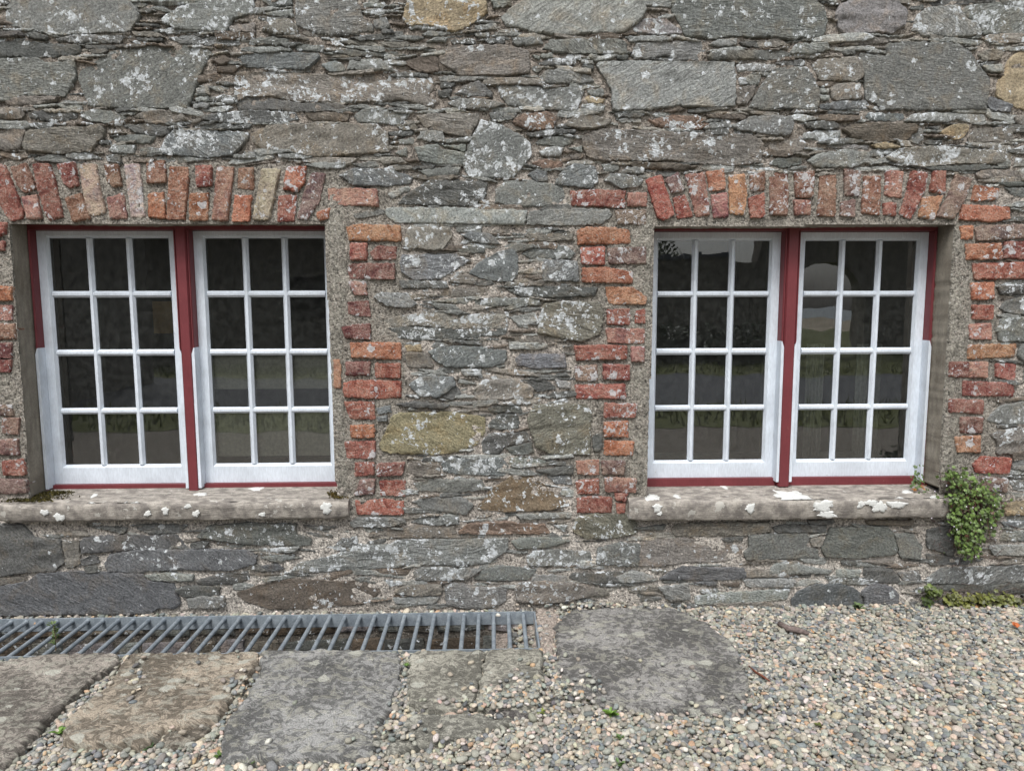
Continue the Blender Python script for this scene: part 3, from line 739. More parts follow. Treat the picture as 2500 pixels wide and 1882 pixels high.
BRICKS = parse('''
@LA
R 1 -60,40 20,70 90,240 145,400 140,425 70,440 35,400 -10,300
B 1 75,80 165,55 235,225 160,245 115,200
P 1 150,285 240,270 275,430 185,430
R 2 230,60 325,60 360,150 415,420 340,440 305,380 260,220
R 2 390,60 500,45 525,200 470,215 435,190
B 1 445,290 540,260 610,430 500,450
T 2 545,90 560,60 650,60 680,240 715,390 640,410 600,390 565,200
B 2 715,65 800,60 825,210 770,205 735,170
P 2 735,290 840,260 860,430 760,430
T 3 860,65 950,60 965,230 985,420 900,420 880,240
B 1 1005,45 1120,35 1130,175 1010,185
O 1 1015,265 1110,250 1130,430 1020,420
@L
B 1 768,50 845,55 845,110 830,290 755,285
R 1 880,45 950,45 950,135 890,140
O 1 860,175 935,170 930,290 855,290
P 1 980,50 1050,50 1020,295 960,290
B 1 1080,60 1140,55 1140,155 1075,145
O 1 1060,180 1130,180 1120,295 1050,295
T 2 1185,60 1260,60 1210,290 1145,290
O 2 1295,55 1380,50 1370,120 1340,160 1280,150
R 2 1260,185 1335,180 1325,295 1255,295
D 3 1410,80 1465,80 1440,200 1380,290 1345,285 1380,150
O 1 1430,262 1490,238 1480,280 1440,290
P 1 1480,150 1700,155 1710,225 1480,215
O 1 -30,595 45,595 45,650 -30,650
P 2 -30,680 50,680 50,740 -30,740
B 1 -30,760 80,765 75,825 -30,830
M 1 -30,850 45,850 45,910 -30,910
R 1 -30,925 45,925 40,975 -30,975
R 0 -30,300 22,305 18,350 -30,370
R 0 -30,390 15,390 15,425 -30,425
D 2 -30,1130 50,1130 60,1170 -30,1170
D 1 10,1190 80,1190 75,1260 10,1250
D 1 -30,1290 75,1285 80,1350 -30,1345
D 1 100,1290 170,1280 165,1350 100,1350
R 1 10,1385 100,1375 110,1440 15,1440
R 1 120,1380 170,1365 165,1430 120,1440
D 1 -30,1465 125,1470 130,1520 -30,1525
M 1 115,1110 140,1100 140,1170 112,1165
@E
o 1 130,430 200,415 490,425 495,515 140,510
R 1 155,540 260,540 260,645 155,645
M 1 290,600 340,560 460,565 460,640 310,640
M 1 140,690 170,680 450,680 450,770 140,770
P 2 140,800 250,800 260,880 180,880
M 3 135,940 270,930 290,1030 140,1010
M 2 95,1110 200,1090 280,1085 285,1180 120,1170
O 1 150,1215 490,1215 495,1315 160,1300
R 3 1640,190 1800,180 2010,190 2010,290 1650,275
P 3 2030,200 2155,200 2155,280 2030,280
D 4 1940,320 2150,312 2150,405 1960,400
O 0 1690,455 1750,435 2040,435 2050,530 1690,540
R 2 1710,570 1870,565 1870,675 1720,670
D 2 1890,575 2150,570 2150,670 1900,665
O 1 1720,710 1870,700 2060,740 2060,800 1720,790
o 1 1880,840 2060,840 2150,910 2150,940 1900,940
R 2 1890,990 2040,985 2040,1080 1890,1080
R 1 2090,1000 2140,980 2140,1075 2080,1075
P 2 1880,1120 2140,1120 2140,1205 1890,1200
R 3 1665,1235 1900,1230 2020,1240 2020,1310 1680,1320
P 2 2055,1240 2135,1240 2135,1335 2060,1330
@F
M 1 120,100 285,95 280,180 120,180
R 1 320,110 490,110 490,200 320,195
R 1 110,240 200,225 495,230 490,330 300,335 110,320
R 1 110,365 310,370 315,475 150,470
O 1 150,530 310,525 310,600 160,600
R 1 110,640 320,635 315,740 120,735
R 2 185,780 310,780 310,850 185,860
M 3 330,790 520,780 500,850 330,860
D 2 220,900 315,890 310,980 180,990
R 2 350,905 520,900 520,995 360,985
R 1 180,1035 400,1025 510,1040 515,1115 200,1115
D 3 1670,130 1820,120 1820,215 1680,215
R 3 1860,115 2040,120 2040,210 1865,205
R 3 1670,255 1800,250 2010,250 2010,335 1680,335
R 3 1870,380 2090,385 2080,460 1870,465
O 2 1870,510 2030,500 2030,600 1870,590
O 2 1870,630 2070,640 2060,720 1870,715
P 3 1680,770 1830,760 1830,850 1690,845
D 3 1850,770 2010,770 2000,850 1860,850
R 2 1680,905 1830,890 1830,980 1690,980
P 3 1870,880 2085,890 2080,970 1880,965
R 1 1940,985 2030,985 2010,1035 1950,1020
R 1 1950,1050 2010,1050 2000,1110 1960,1110
R 2 1685,1020 1790,1005 1920,1020 1920,1105 1685,1105
@RA
R 0 100,120 190,95 265,340 200,370 170,350
D 4 225,120 290,80 325,190 260,200
R 3 270,240 330,220 380,350 295,360
P 3 345,90 450,80 485,340 410,355
O 1 475,75 575,60 580,180 490,190
P 1 505,220 590,205 600,350 520,355
o 3 615,100 700,90 715,200 700,340 620,330
B 2 740,100 830,75 825,185 750,190
R 2 735,240 825,205 825,350 750,355
B 3 865,80 970,75 970,220 960,340 870,340
B 4 1020,80 1135,75 1130,140 1120,230 1030,230
P 2 1015,255 1115,250 1115,335 1020,335
B 4 1180,95 1265,95 1260,350 1160,345
@RB
D 4 65,65 170,80 160,240 75,240
D 4 45,290 130,270 130,380 45,370
B 3 205,110 300,110 290,370 190,360
P 3 350,75 450,80 440,255 340,235
R 3 525,80 610,90 600,190 510,395 445,370 490,220
R 1 670,75 740,70 740,230 640,210
o 2 590,260 720,240 660,400 570,380
D 1 820,100 920,130 870,260 800,390 690,380 760,270
R 1 330,295 410,290 400,375 330,365
O 2 945,175 1100,200 1090,260 920,270
O 1 860,310 1180,320 1180,390 1080,410 840,395
@X
O 1 870,60 945,55 940,130 880,130
D 4 965,70 1000,55 1290,50 1290,125 970,135
O 2 905,170 1115,165 1120,250 910,255
R 1 1140,155 1290,150 1290,250 1140,245
R 1 945,290 1290,280 1290,370 960,375
O 2 940,410 1075,400 1075,495 945,500
R 1 945,545 1070,545 1065,620 950,620
P 3 920,660 1055,655 1055,745 930,740
o 1 915,790 1215,780 1200,850 910,860
@Y
M 3 805,15 920,15 920,100 800,95
P 4 930,15 1035,15 1030,100 925,100
R 2 1090,25 1205,25 1200,125 1090,95
R 2 885,135 1200,145 1195,215 885,210
R 1 800,245 1010,250 1010,325 800,310
M 2 875,355 1005,355 1000,440 875,440
o 1 840,475 990,465 990,560 850,555
R 2 950,640 1000,595 1180,605 1170,690 960,680
D 3 1000,720 1155,730 1150,800 1010,790
''')
FLAGS = parse('''
@S
a 1 -260,310 0,300 80,275 260,250 640,245 640,290 560,350 430,450 300,570 190,680 120,760 60,830 0,850 -260,870
b 1 700,240 1000,235 1400,230 1395,290 1330,390 1240,500 1180,590 1140,610 1020,650 905,640 800,745 560,735 340,735 350,600 430,550 520,470 620,360
c 1 1410,235 1800,230 2110,230 2170,260 2160,370 2120,470 2050,640 2010,790 1900,810 1700,795 1540,820 1200,820 1200,740 1220,640 1290,540 1370,420 1410,330
d 1 925,655 1010,668 1140,622 1150,640 1100,690 1000,755 850,742
@T
e 2 220,440 260,420 632,402 595,590 545,710 350,735 220,690 215,560
f 2 642,405 940,400 945,600 870,700 640,712 560,705 602,600
g 1 1020,300 1010,260 1100,190 1600,180 1720,215 1960,350 2000,440 2060,620 2070,700 1900,740 1700,725 1480,715 1200,670 1080,580 1010,480 1020,400
h 1 80,950 200,790 220,750 800,760 700,810 560,860 300,920 100,970
i 0 640,722 800,716 950,775 800,765 640,748
''')
SCOL = dict(g=(.150,.158,.145), d=(.098,.102,.095), b=(.158,.143,.118), u=(.135,.150,.152), U=(.105,.112,.118), o=(.27,.225,.155), O=(.215,.195,.125), w=(.120,.096,.072),
    l=(.205,.215,.200), p=(.205,.190,.190), q=(.190,.178,.148), r=(.175,.115,.080), k=(.135,.130,.095), t=(.140,.110,.076), v=(.150,.155,.170), G=(.125,.135,.120))
BCOL = dict(R=(.330,.095,.070), O=(.45,.165,.085), M=(.195,.066,.058), P=(.41,.190,.150), T=(.52,.42,.34), B=(.26,.120,.078), D=(.23,.140,.118), o=(.47,.235,.125))
FCOL = dict(a=(.195,.177,.155), b=(.235,.202,.160), c=(.192,.192,.186), d=(.215,.19,.155), e=(.240,.232,.198), f=(.240,.232,.198), g=(.178,.174,.166), h=(.235,.23,.20), i=(.13,.12,.115))
# ------------------------------------------------------------------ the setting: ground with the light well cut out, road, verges, sea
GB, GF, GX1 = gp(1200, 1497)[1], gp(1150, 1590)[1], gp(1318, 1540)[0]      # grate: back edge, front edge, right end
GX0 = gp(-420, 1520)[0]; GX1 = gp(1316, 1545)[0]
def sheet_with_hole(x0, x1, y0, y1, hx0, hx1, hy0, hy1, z):
    xs, ys = [x0, hx0, hx1, x1], [y0, hy0, hy1, y1]
    v = [(x, y, z) for y in ys for x in xs]; f = [[j*4+i, j*4+i+1, (j+1)*4+i+1, (j+1)*4+i] for j in range(3) for i in range(3) if not (i == 1 and j == 1)]
    return v, f
v, f = sheet_with_hole(-900, 900, -2500, 60, GX0, GX1, GF, GB, -0.02)
tag(mesh_obj('ground', v, f, M_GROUND), kind='structure')
well = MB(); zb = -0.55
well.add([(GX0,GB,-.021),(GX1,GB,-.021),(GX1,GB,zb),(GX0,GB,zb)], [(0,1,2,3)]); well.add([(GX0,GF,-.021),(GX1,GF,-.021),(GX1,GF,zb),(GX0,GF,zb)], [(3,2,1,0)])
well.add([(GX0,GF,-.021),(GX0,GB,-.021),(GX0,GB,zb),(GX0,GF,zb)], [(0,1,2,3)]); well.add([(GX1,GF,-.021),(GX1,GB,-.021),(GX1,GB,zb),(GX1,GF,zb)], [(3,2,1,0)])
well.add([(GX0,GF,zb),(GX1,GF,zb),(GX1,GB,zb),(GX0,GB,zb)], [(0,1,2,3)])
LW = tag(well.build('light_well', mortar_mat('well_mortar', False, (.15, .135, .115))), kind='structure')

M_ROAD = simple('tarmac', (.12, .123, .13), 0.85, 0.25, 60, 0.4)
M_GRASS = attr_mat('grass', 0.6, 0.2, 0, 3, 0.3)
def sheet(name, x0, x1, y0, y1, z, mat): return tag(mesh_obj(name, [(x0,y0,z),(x1,y0,z),(x1,y1,z),(x0,y1,z)], [[0,1,2,3]], mat), kind='structure')
sheet('road', -60, 60, -10.3, -6.2, -0.012, M_ROAD)
M_TURF = simple('turf', (.12, .13, .045), 0.9, 0.35, 5, 0.5); M_SAND = simple('sand', (.34, .29, .21), 0.9, 0.15, 0.3, 0)
sheet('lawn', -60, 60, -40, -10.3, -0.010, M_TURF); sheet('beach', -300, 400, -75, -40, -0.008, M_SAND)
M_SEA = simple('sea_water', (.16, .20, .22), 0.25, 0.2, 0.15, 0.1, 0.5); sheet('sea', -900, 900, -2400, -75, 0.0, M_SEA)

# ------------------------------------------------------------------ the house front
HOUSE = empty('stone_house', (0, 0, 0))
tag(HOUSE, 'rubble slate house front with brick arched openings and two white windows', 'house')
OPEN = [[(25, 545), (794, 548), (824, 1250), (76, 1250)], [(1597, 553), (2333, 549), (2290, 1246), (1578, 1246)]]
ZONES = [[(-500, 392), (800, 400), (990, 445), (990, 1262), (845, 1262), (845, 1190), (-500, 1190)],
         [(1395, 455), (1570, 440), (2310, 425), (2440, 470), (2440, 1240), (2300, 1240), (1600, 1190), (1540, 1262), (1400, 1262)]]
def project(X, Yd, Z):
    q = np.stack([np.asarray(X, float)-CAM[0], np.full(np.shape(X), Yd)-CAM[1], np.asarray(Z, float)-CAM[2]], -1)
    w = q@fwd; return 1250+F*(q@rgt)/w, 941-F*(q@upv)/w
PX0, PX1, PY0, PY1, PS = -560, 3060, -420, 1520, 2.0
OCC = np.zeros((int((PY1-PY0)/PS), int((PX1-PX0)/PS)), np.uint8)
def raster(poly, grow=0.0):
    P = np.asarray(poly, float); a, b = P.min(0), P.max(0)
    i0, i1 = max(0, int((a[0]-PX0)/PS)), min(OCC.shape[1], int((b[0]-PX0)/PS)+2); j0, j1 = max(0, int((a[1]-PY0)/PS)), min(OCC.shape[0], int((b[1]-PY0)/PS)+2)
    if i1 <= i0 or j1 <= j0: return (slice(0, 0), slice(0, 0)), np.zeros((0, 0), bool)
    gx, gy = np.meshgrid(PX0+(np.arange(i0, i1)+.5)*PS, PY0+(np.arange(j0, j1)+.5)*PS)
    return (slice(j0, j1), slice(i0, i1)), pip(gx, gy, P.tolist())
for poly in OPEN+ZONES:
    s, m = raster(poly); OCC[s] |= m
ALLPX = [p for _, _, p in STONES]
for p in ALLPX+[p for _, _, p in BRICKS]:
    s, m = raster(p); OCC[s] |= m
SILLPX = [[(-20, 1190), (850, 1190), (850, 1278), (-20, 1278)], [(1535, 1185), (2330, 1175), (2330, 1270), (1535, 1278)]]
for p in SILLPX: s, m = raster(p); OCC[s] |= m

wall_to3 = lambda a, b, h: (a, -h, b)
def grow(pts, g):
    P = np.asarray(pts, float)
    if area2(P) < 0: P = P[::-1]
    t = np.roll(P, -1, 0)-np.roll(P, 1, 0); t /= np.hypot(t[:, 0], t[:, 1])[:, None]+1e-9
    return (P+np.stack([t[:, 1], -t[:, 0]], 1)*g).tolist()
def px2wall(pts, y):
    return np.array([wp(u, v, y)[[0, 2]] for u, v in pts])
def put_piece(name, P, mats, parent, color=None, **kw):
    V, fs = piece(P, wall_to3, **kw)
    o = mesh_obj(name, V, fs, mats[0], parent, smooth=True, sharp=38, color=color)
    return o
for k, (c, li, pts) in enumerate(STONES):
    hz = 0.010+RNG.uniform(-.003, .008)
    P = px2wall(grow(pts, 2.6), -hz); size = P.max(0)-P.min(0); small = min(size) < 0.035
    v = RNG.uniform(.84, 1.10); col = np.array(SCOL[c]); col = (col*.66+col.mean()*.34)*v*(1+RNG.normal(0, .012, 3)) if c not in 'oOt' else col*v*.9
    flat = c in 'guUlvG'
    low = pts[0][1] > 1270
    if low: hz += .004
    put_piece('stone', P, [M_STONE], HOUSE, (*col, min(1, (li/4*0.93+0.02)*RNG.choice([.12, .4, .75, 1.0, 1.3]))), front=hz, thick=0.05, spacing=.013, bevel=.004 if small else .0055, drop=.004 if low else .006, maxpts=800,
        relief=(.0034 if flat else .0062)*(0.5 if small else 1), terrace=0 if small else (.0026 if flat else .0036)*RNG.uniform(.4, 1.3)*(.5 if low else 1), rough=.0019, rnd=.003 if flat else .006, tilt=.018, seed=100+k, stretch=2.4 if flat else 3.6)
for k, (c, li, pts) in enumerate(BRICKS):
    if pts[0][0] < 95 and pts[0][1] > 560: pts = [(min(u, 14+(v_-530)*.0735), v_) for u, v_ in pts]
    if max(u for u, _ in pts)-min(u for u, _ in pts) < 12: continue
    li = li*.7
    arch = pts[0][1] < 560 and (pts[0][0] < 800 or pts[0][0] > 1560)
    hz = .014+RNG.uniform(-.003, .005); P = px2wall(grow(pts, 3.6), -hz); v = RNG.uniform(.8, 1.12)
    col = np.array(BCOL[c])*v*(1+RNG.normal(0, .05, 3))
    put_piece('brick', P, [M_BRICK], HOUSE, (*col, li/4*.95+.02), front=hz, thick=.15 if arch else .06, spacing=.011, bevel=.006, drop=.007, relief=.0050, rough=.0015, rnd=.0035, tilt=.04, seed=900+k, stretch=1.4)
# the thin terracotta tile slip let into the jamb
P = px2wall([(812, 877), (830, 877), (833, 900), (832, 948), (815, 949)], -.012)
put_piece('tile_slip', P, [M_BRICK], HOUSE, (.46, .23, .14, .05), front=.012, thick=.05, spacing=.012, bevel=.004, drop=.004, relief=.001, seed=77)

# slivers and smaller stones packed into whatever the larger ones leave free
def sliver_poly(cx, cy_, w, h, rng):
    n = rng.integers(6, 10); t = np.sort(rng.uniform(0, 2*math.pi, n)); e = rng.uniform(.55, 1.0)
    c, s = np.cos(t), np.sin(t); x = np.sign(c)*np.abs(c)**e*w/2; y = np.sign(s)*np.abs(s)**(e*.8)*h/2*rng.uniform(.8, 1.1, n)
    a = rng.normal(.01, .07); return [(cx+p*math.cos(a)-q*math.sin(a), cy_+p*math.sin(a)+q*math.cos(a)) for p, q in zip(x, y)]
def block_poly(cx, cy_, w, h, rng):
    j = lambda s: rng.uniform(-s, s)
    return [(cx-w/2+j(w*.12), cy_-h/2+j(h*.15)), (cx+j(w*.2), cy_-h/2+j(h*.1)), (cx+w/2+j(w*.12), cy_-h/2+j(h*.2)), (cx+w/2+j(w*.1), cy_+h/2+j(h*.15)), (cx+j(w*.2), cy_+h/2+j(h*.1)), (cx-w/2+j(w*.12), cy_+h/2+j(h*.2))]
rng = np.random.default_rng(21); PACK = []
def pack(tries, wr, hr, xr, yr, fn, lim):
    for _ in range(tries):
        x, y = rng.uniform(*xr), rng.uniform(*yr); w = rng.uniform(*wr); h = rng.uniform(*hr)
        if h > w*.75 or (y > 1262 and -20 < x < 2520 and rng.random() < .72): continue
        if OCC[min(OCC.shape[0]-1, int((y-PY0)/PS)), min(OCC.shape[1]-1, int((x-PX0)/PS))]: continue
        P = fn(x, y, w, h, rng); s, m = raster(P); n = m.sum()
        if n < 6 or (OCC[s] & m).sum() > lim*n: continue
        OCC[s] |= m; PACK.append((P, n))
for xr, yr in (((-540, -40), (-400, 1480)), ((2540, 3040), (-400, 1480)), ((-540, 3040), (-410, -20))):      # just beyond the picture the wall goes on
    for wr, hr, n in (((180, 330), (70, 120), 900), ((90, 200), (36, 70), 1800), ((50, 120), (14, 30), 3000)): pack(n, wr, hr, xr, yr, block_poly, .03)
for wr, hr, n in (((70, 170), (13, 26), 6000), ((50, 130), (8, 15), 11000), ((30, 90), (6, 10), 7000)):
    pack(n, wr, hr, (-40, 2540), (-30, 1480), sliver_poly, .22)
PACK.sort(key=lambda t: -t[1]*(1 if -20 < t[0][0][0] < 2520 and t[0][0][1] > -10 else 0))
room = max(0, 298-len(STONES)); stuff = MB(); stuff_c = []
KINDS = ['g', 'd', 'b', 'l', 'l', 'd', 'g', 'b', 'q', 'w']
for k, (pts, n) in enumerate(PACK):
    c = KINDS[rng.integers(0, 10)]; low = pts[0][1] > 1260
    col = np.array(SCOL[c]); col = (col*.66+col.mean()*.34)*rng.uniform(.9, 1.4); li = rng.uniform(.05, .8)
    hz = .009+rng.uniform(-.004, .007); P = px2wall(pts, -hz)
    big = n > 900
    V, fs = piece(P, wall_to3, front=hz, thick=.035, spacing=.03, bevel=.004 if not big else .006, drop=.004, relief=.003, rough=.0018, rnd=.001, tilt=.08, seed=3000+k, maxpts=160 if big else 30)
    if k < room: mesh_obj('stone', V, fs, M_STONE, HOUSE, smooth=True, sharp=38, color=(*col, li))
    else: stuff.add(V, fs, (*col, li))
o = stuff.build('slate_sliver_packing', M_SLIVER, HOUSE, smooth=True, sharp=38); o['kind'] = 'stuff'
print('stones', len(STONES), 'bricks', len(BRICKS), 'packed', len(PACK))

# mortar bed between the pieces
a, b = wp(-520, 900), wp(3020, 900); X0, X1 = a[0], b[0]; Z1 = wp(1250, -400)[2]; Z0 = -0.03; ST = .009
nx, nz = int((X1-X0)/ST), int((Z1-Z0)/ST); gx, gz = np.meshgrid(np.linspace(X0, X1, nx), np.linspace(Z0, Z1, nz))
U, Vp = project(gx, 0.0, gz)
cem = np.zeros(gx.shape)
for z_ in ZONES: cem = np.maximum(cem, pip(U+fbm(gx*9, gz*9, 5)*40, Vp+fbm(gx*9, gz*9, 8)*40, z_).astype(float))
rel = .010*fbm(gx*14, gz*22, 3, 3)+.008*fbm(gx*45, gz*60, 4, 2)
lowf = np.clip((Vp-1180)/140, 0, 1); topf = np.clip((640-Vp)/250, 0, 1)
depth = -.0005*topf*(1-cem)-.0030*(1-topf)*(1-cem) - .0015*lowf - .003*cem + rel*(1-.45*cem-.35*lowf*(1-cem))
vt = np.stack([gx, depth, gz], -1).reshape(-1, 3)
cu, cv = (U[:-1, :-1]+U[1:, 1:])/2, (Vp[:-1, :-1]+Vp[1:, 1:])/2
hole = pip(cu, cv, OPEN[0]) | pip(cu, cv, OPEN[1])
ii = np.arange(nx*nz).reshape(nz, nx); fc = np.stack([ii[:-1, :-1], ii[:-1, 1:], ii[1:, 1:], ii[1:, :-1]], -1)[~hole]
blot = np.clip(.5+fbm(gx*1.7, gz*2.6, 31, 3)*1.3, 0, 1)
pale = np.clip(lowf*1.1*(.45+.6*blot)+.18*blot, 0, 1)[..., None]; ce = cem[..., None]
mc = np.array([.285, .25, .215])*(1-pale)+np.array([.55, .51, .46])*pale
midp = np.clip((Vp-330)/200, 0, 1)[..., None]*(1-pale); mc = mc*(1-midp*.7)+np.array([.50, .458, .412])*midp*.7
mc = mc*(1-ce)+np.array([.30, .278, .242])*ce
at = np.concatenate([mc, np.ones((*gx.shape, 1))], -1).reshape(-1, 4)
mesh_obj('mortar', vt, fc.reshape(-1, 4), M_MORTAR, HOUSE, smooth=True, attr=at)

# rendered jambs and lintels round the openings
def jamb(name, pts, front, mat=M_CEMENT, thick=.23, **kw):
    V, fs = piece(px2wall(pts, -front), wall_to3, front=front, thick=thick, spacing=.016, bevel=.010, drop=.010, relief=.0035, rough=.0012, rnd=.012, tilt=0, maxpts=900, stretch=1.2, **kw)
    o = mesh_obj(name, V, fs, mat, HOUSE, smooth=True, sharp=50); o.data.materials.append(M_REVEAL)
    y = np.array([v.co.y for v in o.data.vertices]); far = y > y.max()-.02
    for p in o.data.polygons:
        if far[list(p.vertices)].any(): p.material_index = 1
    return o
jamb('rendered_jamb', [(-330, 530), (22, 530), (40, 780), (56, 1000), (72, 1212), (62, 1250), (-330, 1250)], .001, seed=1)
jamb('rendered_jamb', [(793, 520), (805, 506), (842, 503), (850, 700), (836, 900), (846, 1060), (850, 1205), (822, 1205), (806, 880)], .006, seed=2)
jamb('rendered_jamb', [(1535, 530), (1597, 528), (1590, 800), (1581, 1190), (1560, 1202), (1535, 1196), (1528, 900)], .005, seed=3)
jamb('rendered_jamb', [(2334, 520), (2400, 520), (2375, 900), (2345, 1190), (2293, 1195), (2308, 950)], .005, seed=4)
jamb('rendered_lintel', [(-330, 395), (200, 392), (500, 396), (790, 405), (806, 500), (792, 545), (600, 543), (300, 546), (30, 541), (-330, 541)], .000, seed=5)
jamb('rendered_lintel', [(1590, 425), (1800, 420), (2100, 425), (2330, 430), (2345, 500), (2336, 547), (2100, 548), (1900, 551), (1596, 551), (1570, 530)], .001, seed=6)

# ------------------------------------------------------------------ stone sills
def sill(name, u0, u1, vt_, vb, seed, lab):
    p = wp(u0, vt_, -.055); q = wp(u1, vt_, -.055); zt = p[2]*.5+q[2]*.5; zb_ = wp((u0+u1)/2, vb, -.055)[2]
    prof = [(.21, zt+.022), (.12, zt+.020), (.06, zt+.014), (.01, zt+.008), (-.035, zt+.003), (-.048, zt-.001), (-.055, zt-.010), (-.056, zt-.026), (-.055, (zt+zb_)/2), (-.053, zb_+.015), (-.048, zb_+.004), (-.036, zb_), (.02, zb_+.002)]
    n = int((q[0]-p[0])/.014); xs = np.linspace(p[0], q[0], n); vs = []; fs = []; m = len(prof)
    for i, x in enumerate(xs):
        e = min(i, n-1-i); sh = max(0, 1-e/3.0)
        for j, (y, z) in enumerate(prof):
            nn = .004*fbm(np.array(x*3), np.array(j*.5), seed)+.002*fbm(np.array(x*30), np.array(j*2.), seed+3)
            cz = (zt+zb_)/2
            vs.append((x, y+(nn if j > 3 else 0)+sh*.012*(y < 0), z+(float(nn)*1.1 if j < 8 else -float(nn))*(y < .1)+(cz-z)*sh*.10*(y < 0)))
    for i in range(n-1): fs += [[i*m+j, i*m+j+1, (i+1)*m+j+1, (i+1)*m+j] for j in range(m-1)]
    fs += [list(range(m)), [(n-1)*m+j for j in range(m)][::-1]]
    o = recalc(mesh_obj(name, vs, fs, M_SILL, HOUSE, smooth=True, sharp=50)); o['label'] = lab; return zt
ZS = [sill('window_sill', -14, 848, 1229, 1273, 11, 'lichen spotted sandstone sill under the left window'), sill('window_sill', 1538, 2326, 1222, 1270, 12, 'sandstone sill with large white lichen patches under the right window')]
def lichen_patch(cx, cy_, rx, ry, on_top, k, zt, seed):
    rg = np.random.default_rng(seed); n = 56; c0 = wp(cx, cy_, -.058) if not on_top else gp(cx, cy_, zt+.009)
    ph = rg.uniform(0, 6.28, 6); sx = rx*1.74e-3; sz = ry*1.74e-3*(1 if not on_top else 4.2); vs = []; am = (.16, .13, .10, .08, .06, .05)
    for s, h in ((1.0, -.0018), (.96, .0006), (.5, .0010)):
        for i in range(n):
            t = 2*math.pi*i/n; r = s*(1+sum(a_*math.sin(f_*t+p_) for a_, f_, p_ in zip(am, (2, 3, 5, 8, 13, 19), ph)))
            dx, dz = r*sx*math.cos(t), r*sz*math.sin(t)
            if on_top:
                y = max(c0[1]+dz, -.047); zz = zt+.0075+.10*max(0, y)-max(0, -.033-y)*.30
                vs.append((c0[0]+dx, y, zz+h))
            else: vs.append((c0[0]+dx, -.0578-h, c0[2]+dz))
    fs = [[j*n+i, j*n+(i+1) % n, (j+1)*n+(i+1) % n, (j+1)*n+i] for j in range(2) for i in range(n)]+[[2*n+i for i in range(n)]]
    recalc(mesh_obj('lichen_patch', vs, fs, M_LICH, HOUSE, smooth=True))
for k, (x, y, rx, ry, top) in enumerate([(1832, 1241, 13, 11, 0), (2102, 1232, 9, 9, 0), (2020, 1256, 24, 9, 0), (1611, 1254, 6, 5, 0), (2148, 1238, 17, 15, 0), (2010, 1236, 28, 14, 0), (1605, 1240, 12, 10, 0),
        (1932, 1209, 46, 13, 1), (1990, 1224, 34, 7, 1), (2212, 1222, 44, 8, 1), (2190, 1232, 22, 10, 0), (2128, 1228, 16, 9, 0), (1652, 1211, 8, 3, 1), (1768, 1194, 9, 3, 1), (1592, 1213, 20, 5, 1), (2215, 1201, 14, 3, 1), (2290, 1217, 26, 6, 1)]): lichen_patch(x, y, rx, ry, top, k, ZS[1], 50+k)
for k, (x, y, rx, ry, top) in enumerate([(403, 1247, 9, 9, 0), (144, 1263, 12, 10, 0), (478, 1254, 9, 8, 0), (108, 1251, 9, 8, 0), (796, 1240, 15, 13, 0), (458, 1236, 8, 6, 0), (210, 1234, 15, 8, 1), (283, 1234, 15, 8, 1), (313, 1231, 15, 8, 1), (557, 1231, 9, 5, 1), (490, 1208, 15, 3, 1), (627, 1198, 16, 4, 1), (230, 1211, 7, 3, 1), (360, 1254, 8, 7, 0), (640, 1256, 7, 6, 0)]): lichen_patch(x, y, rx, ry, top, k, ZS[0], 80+k)
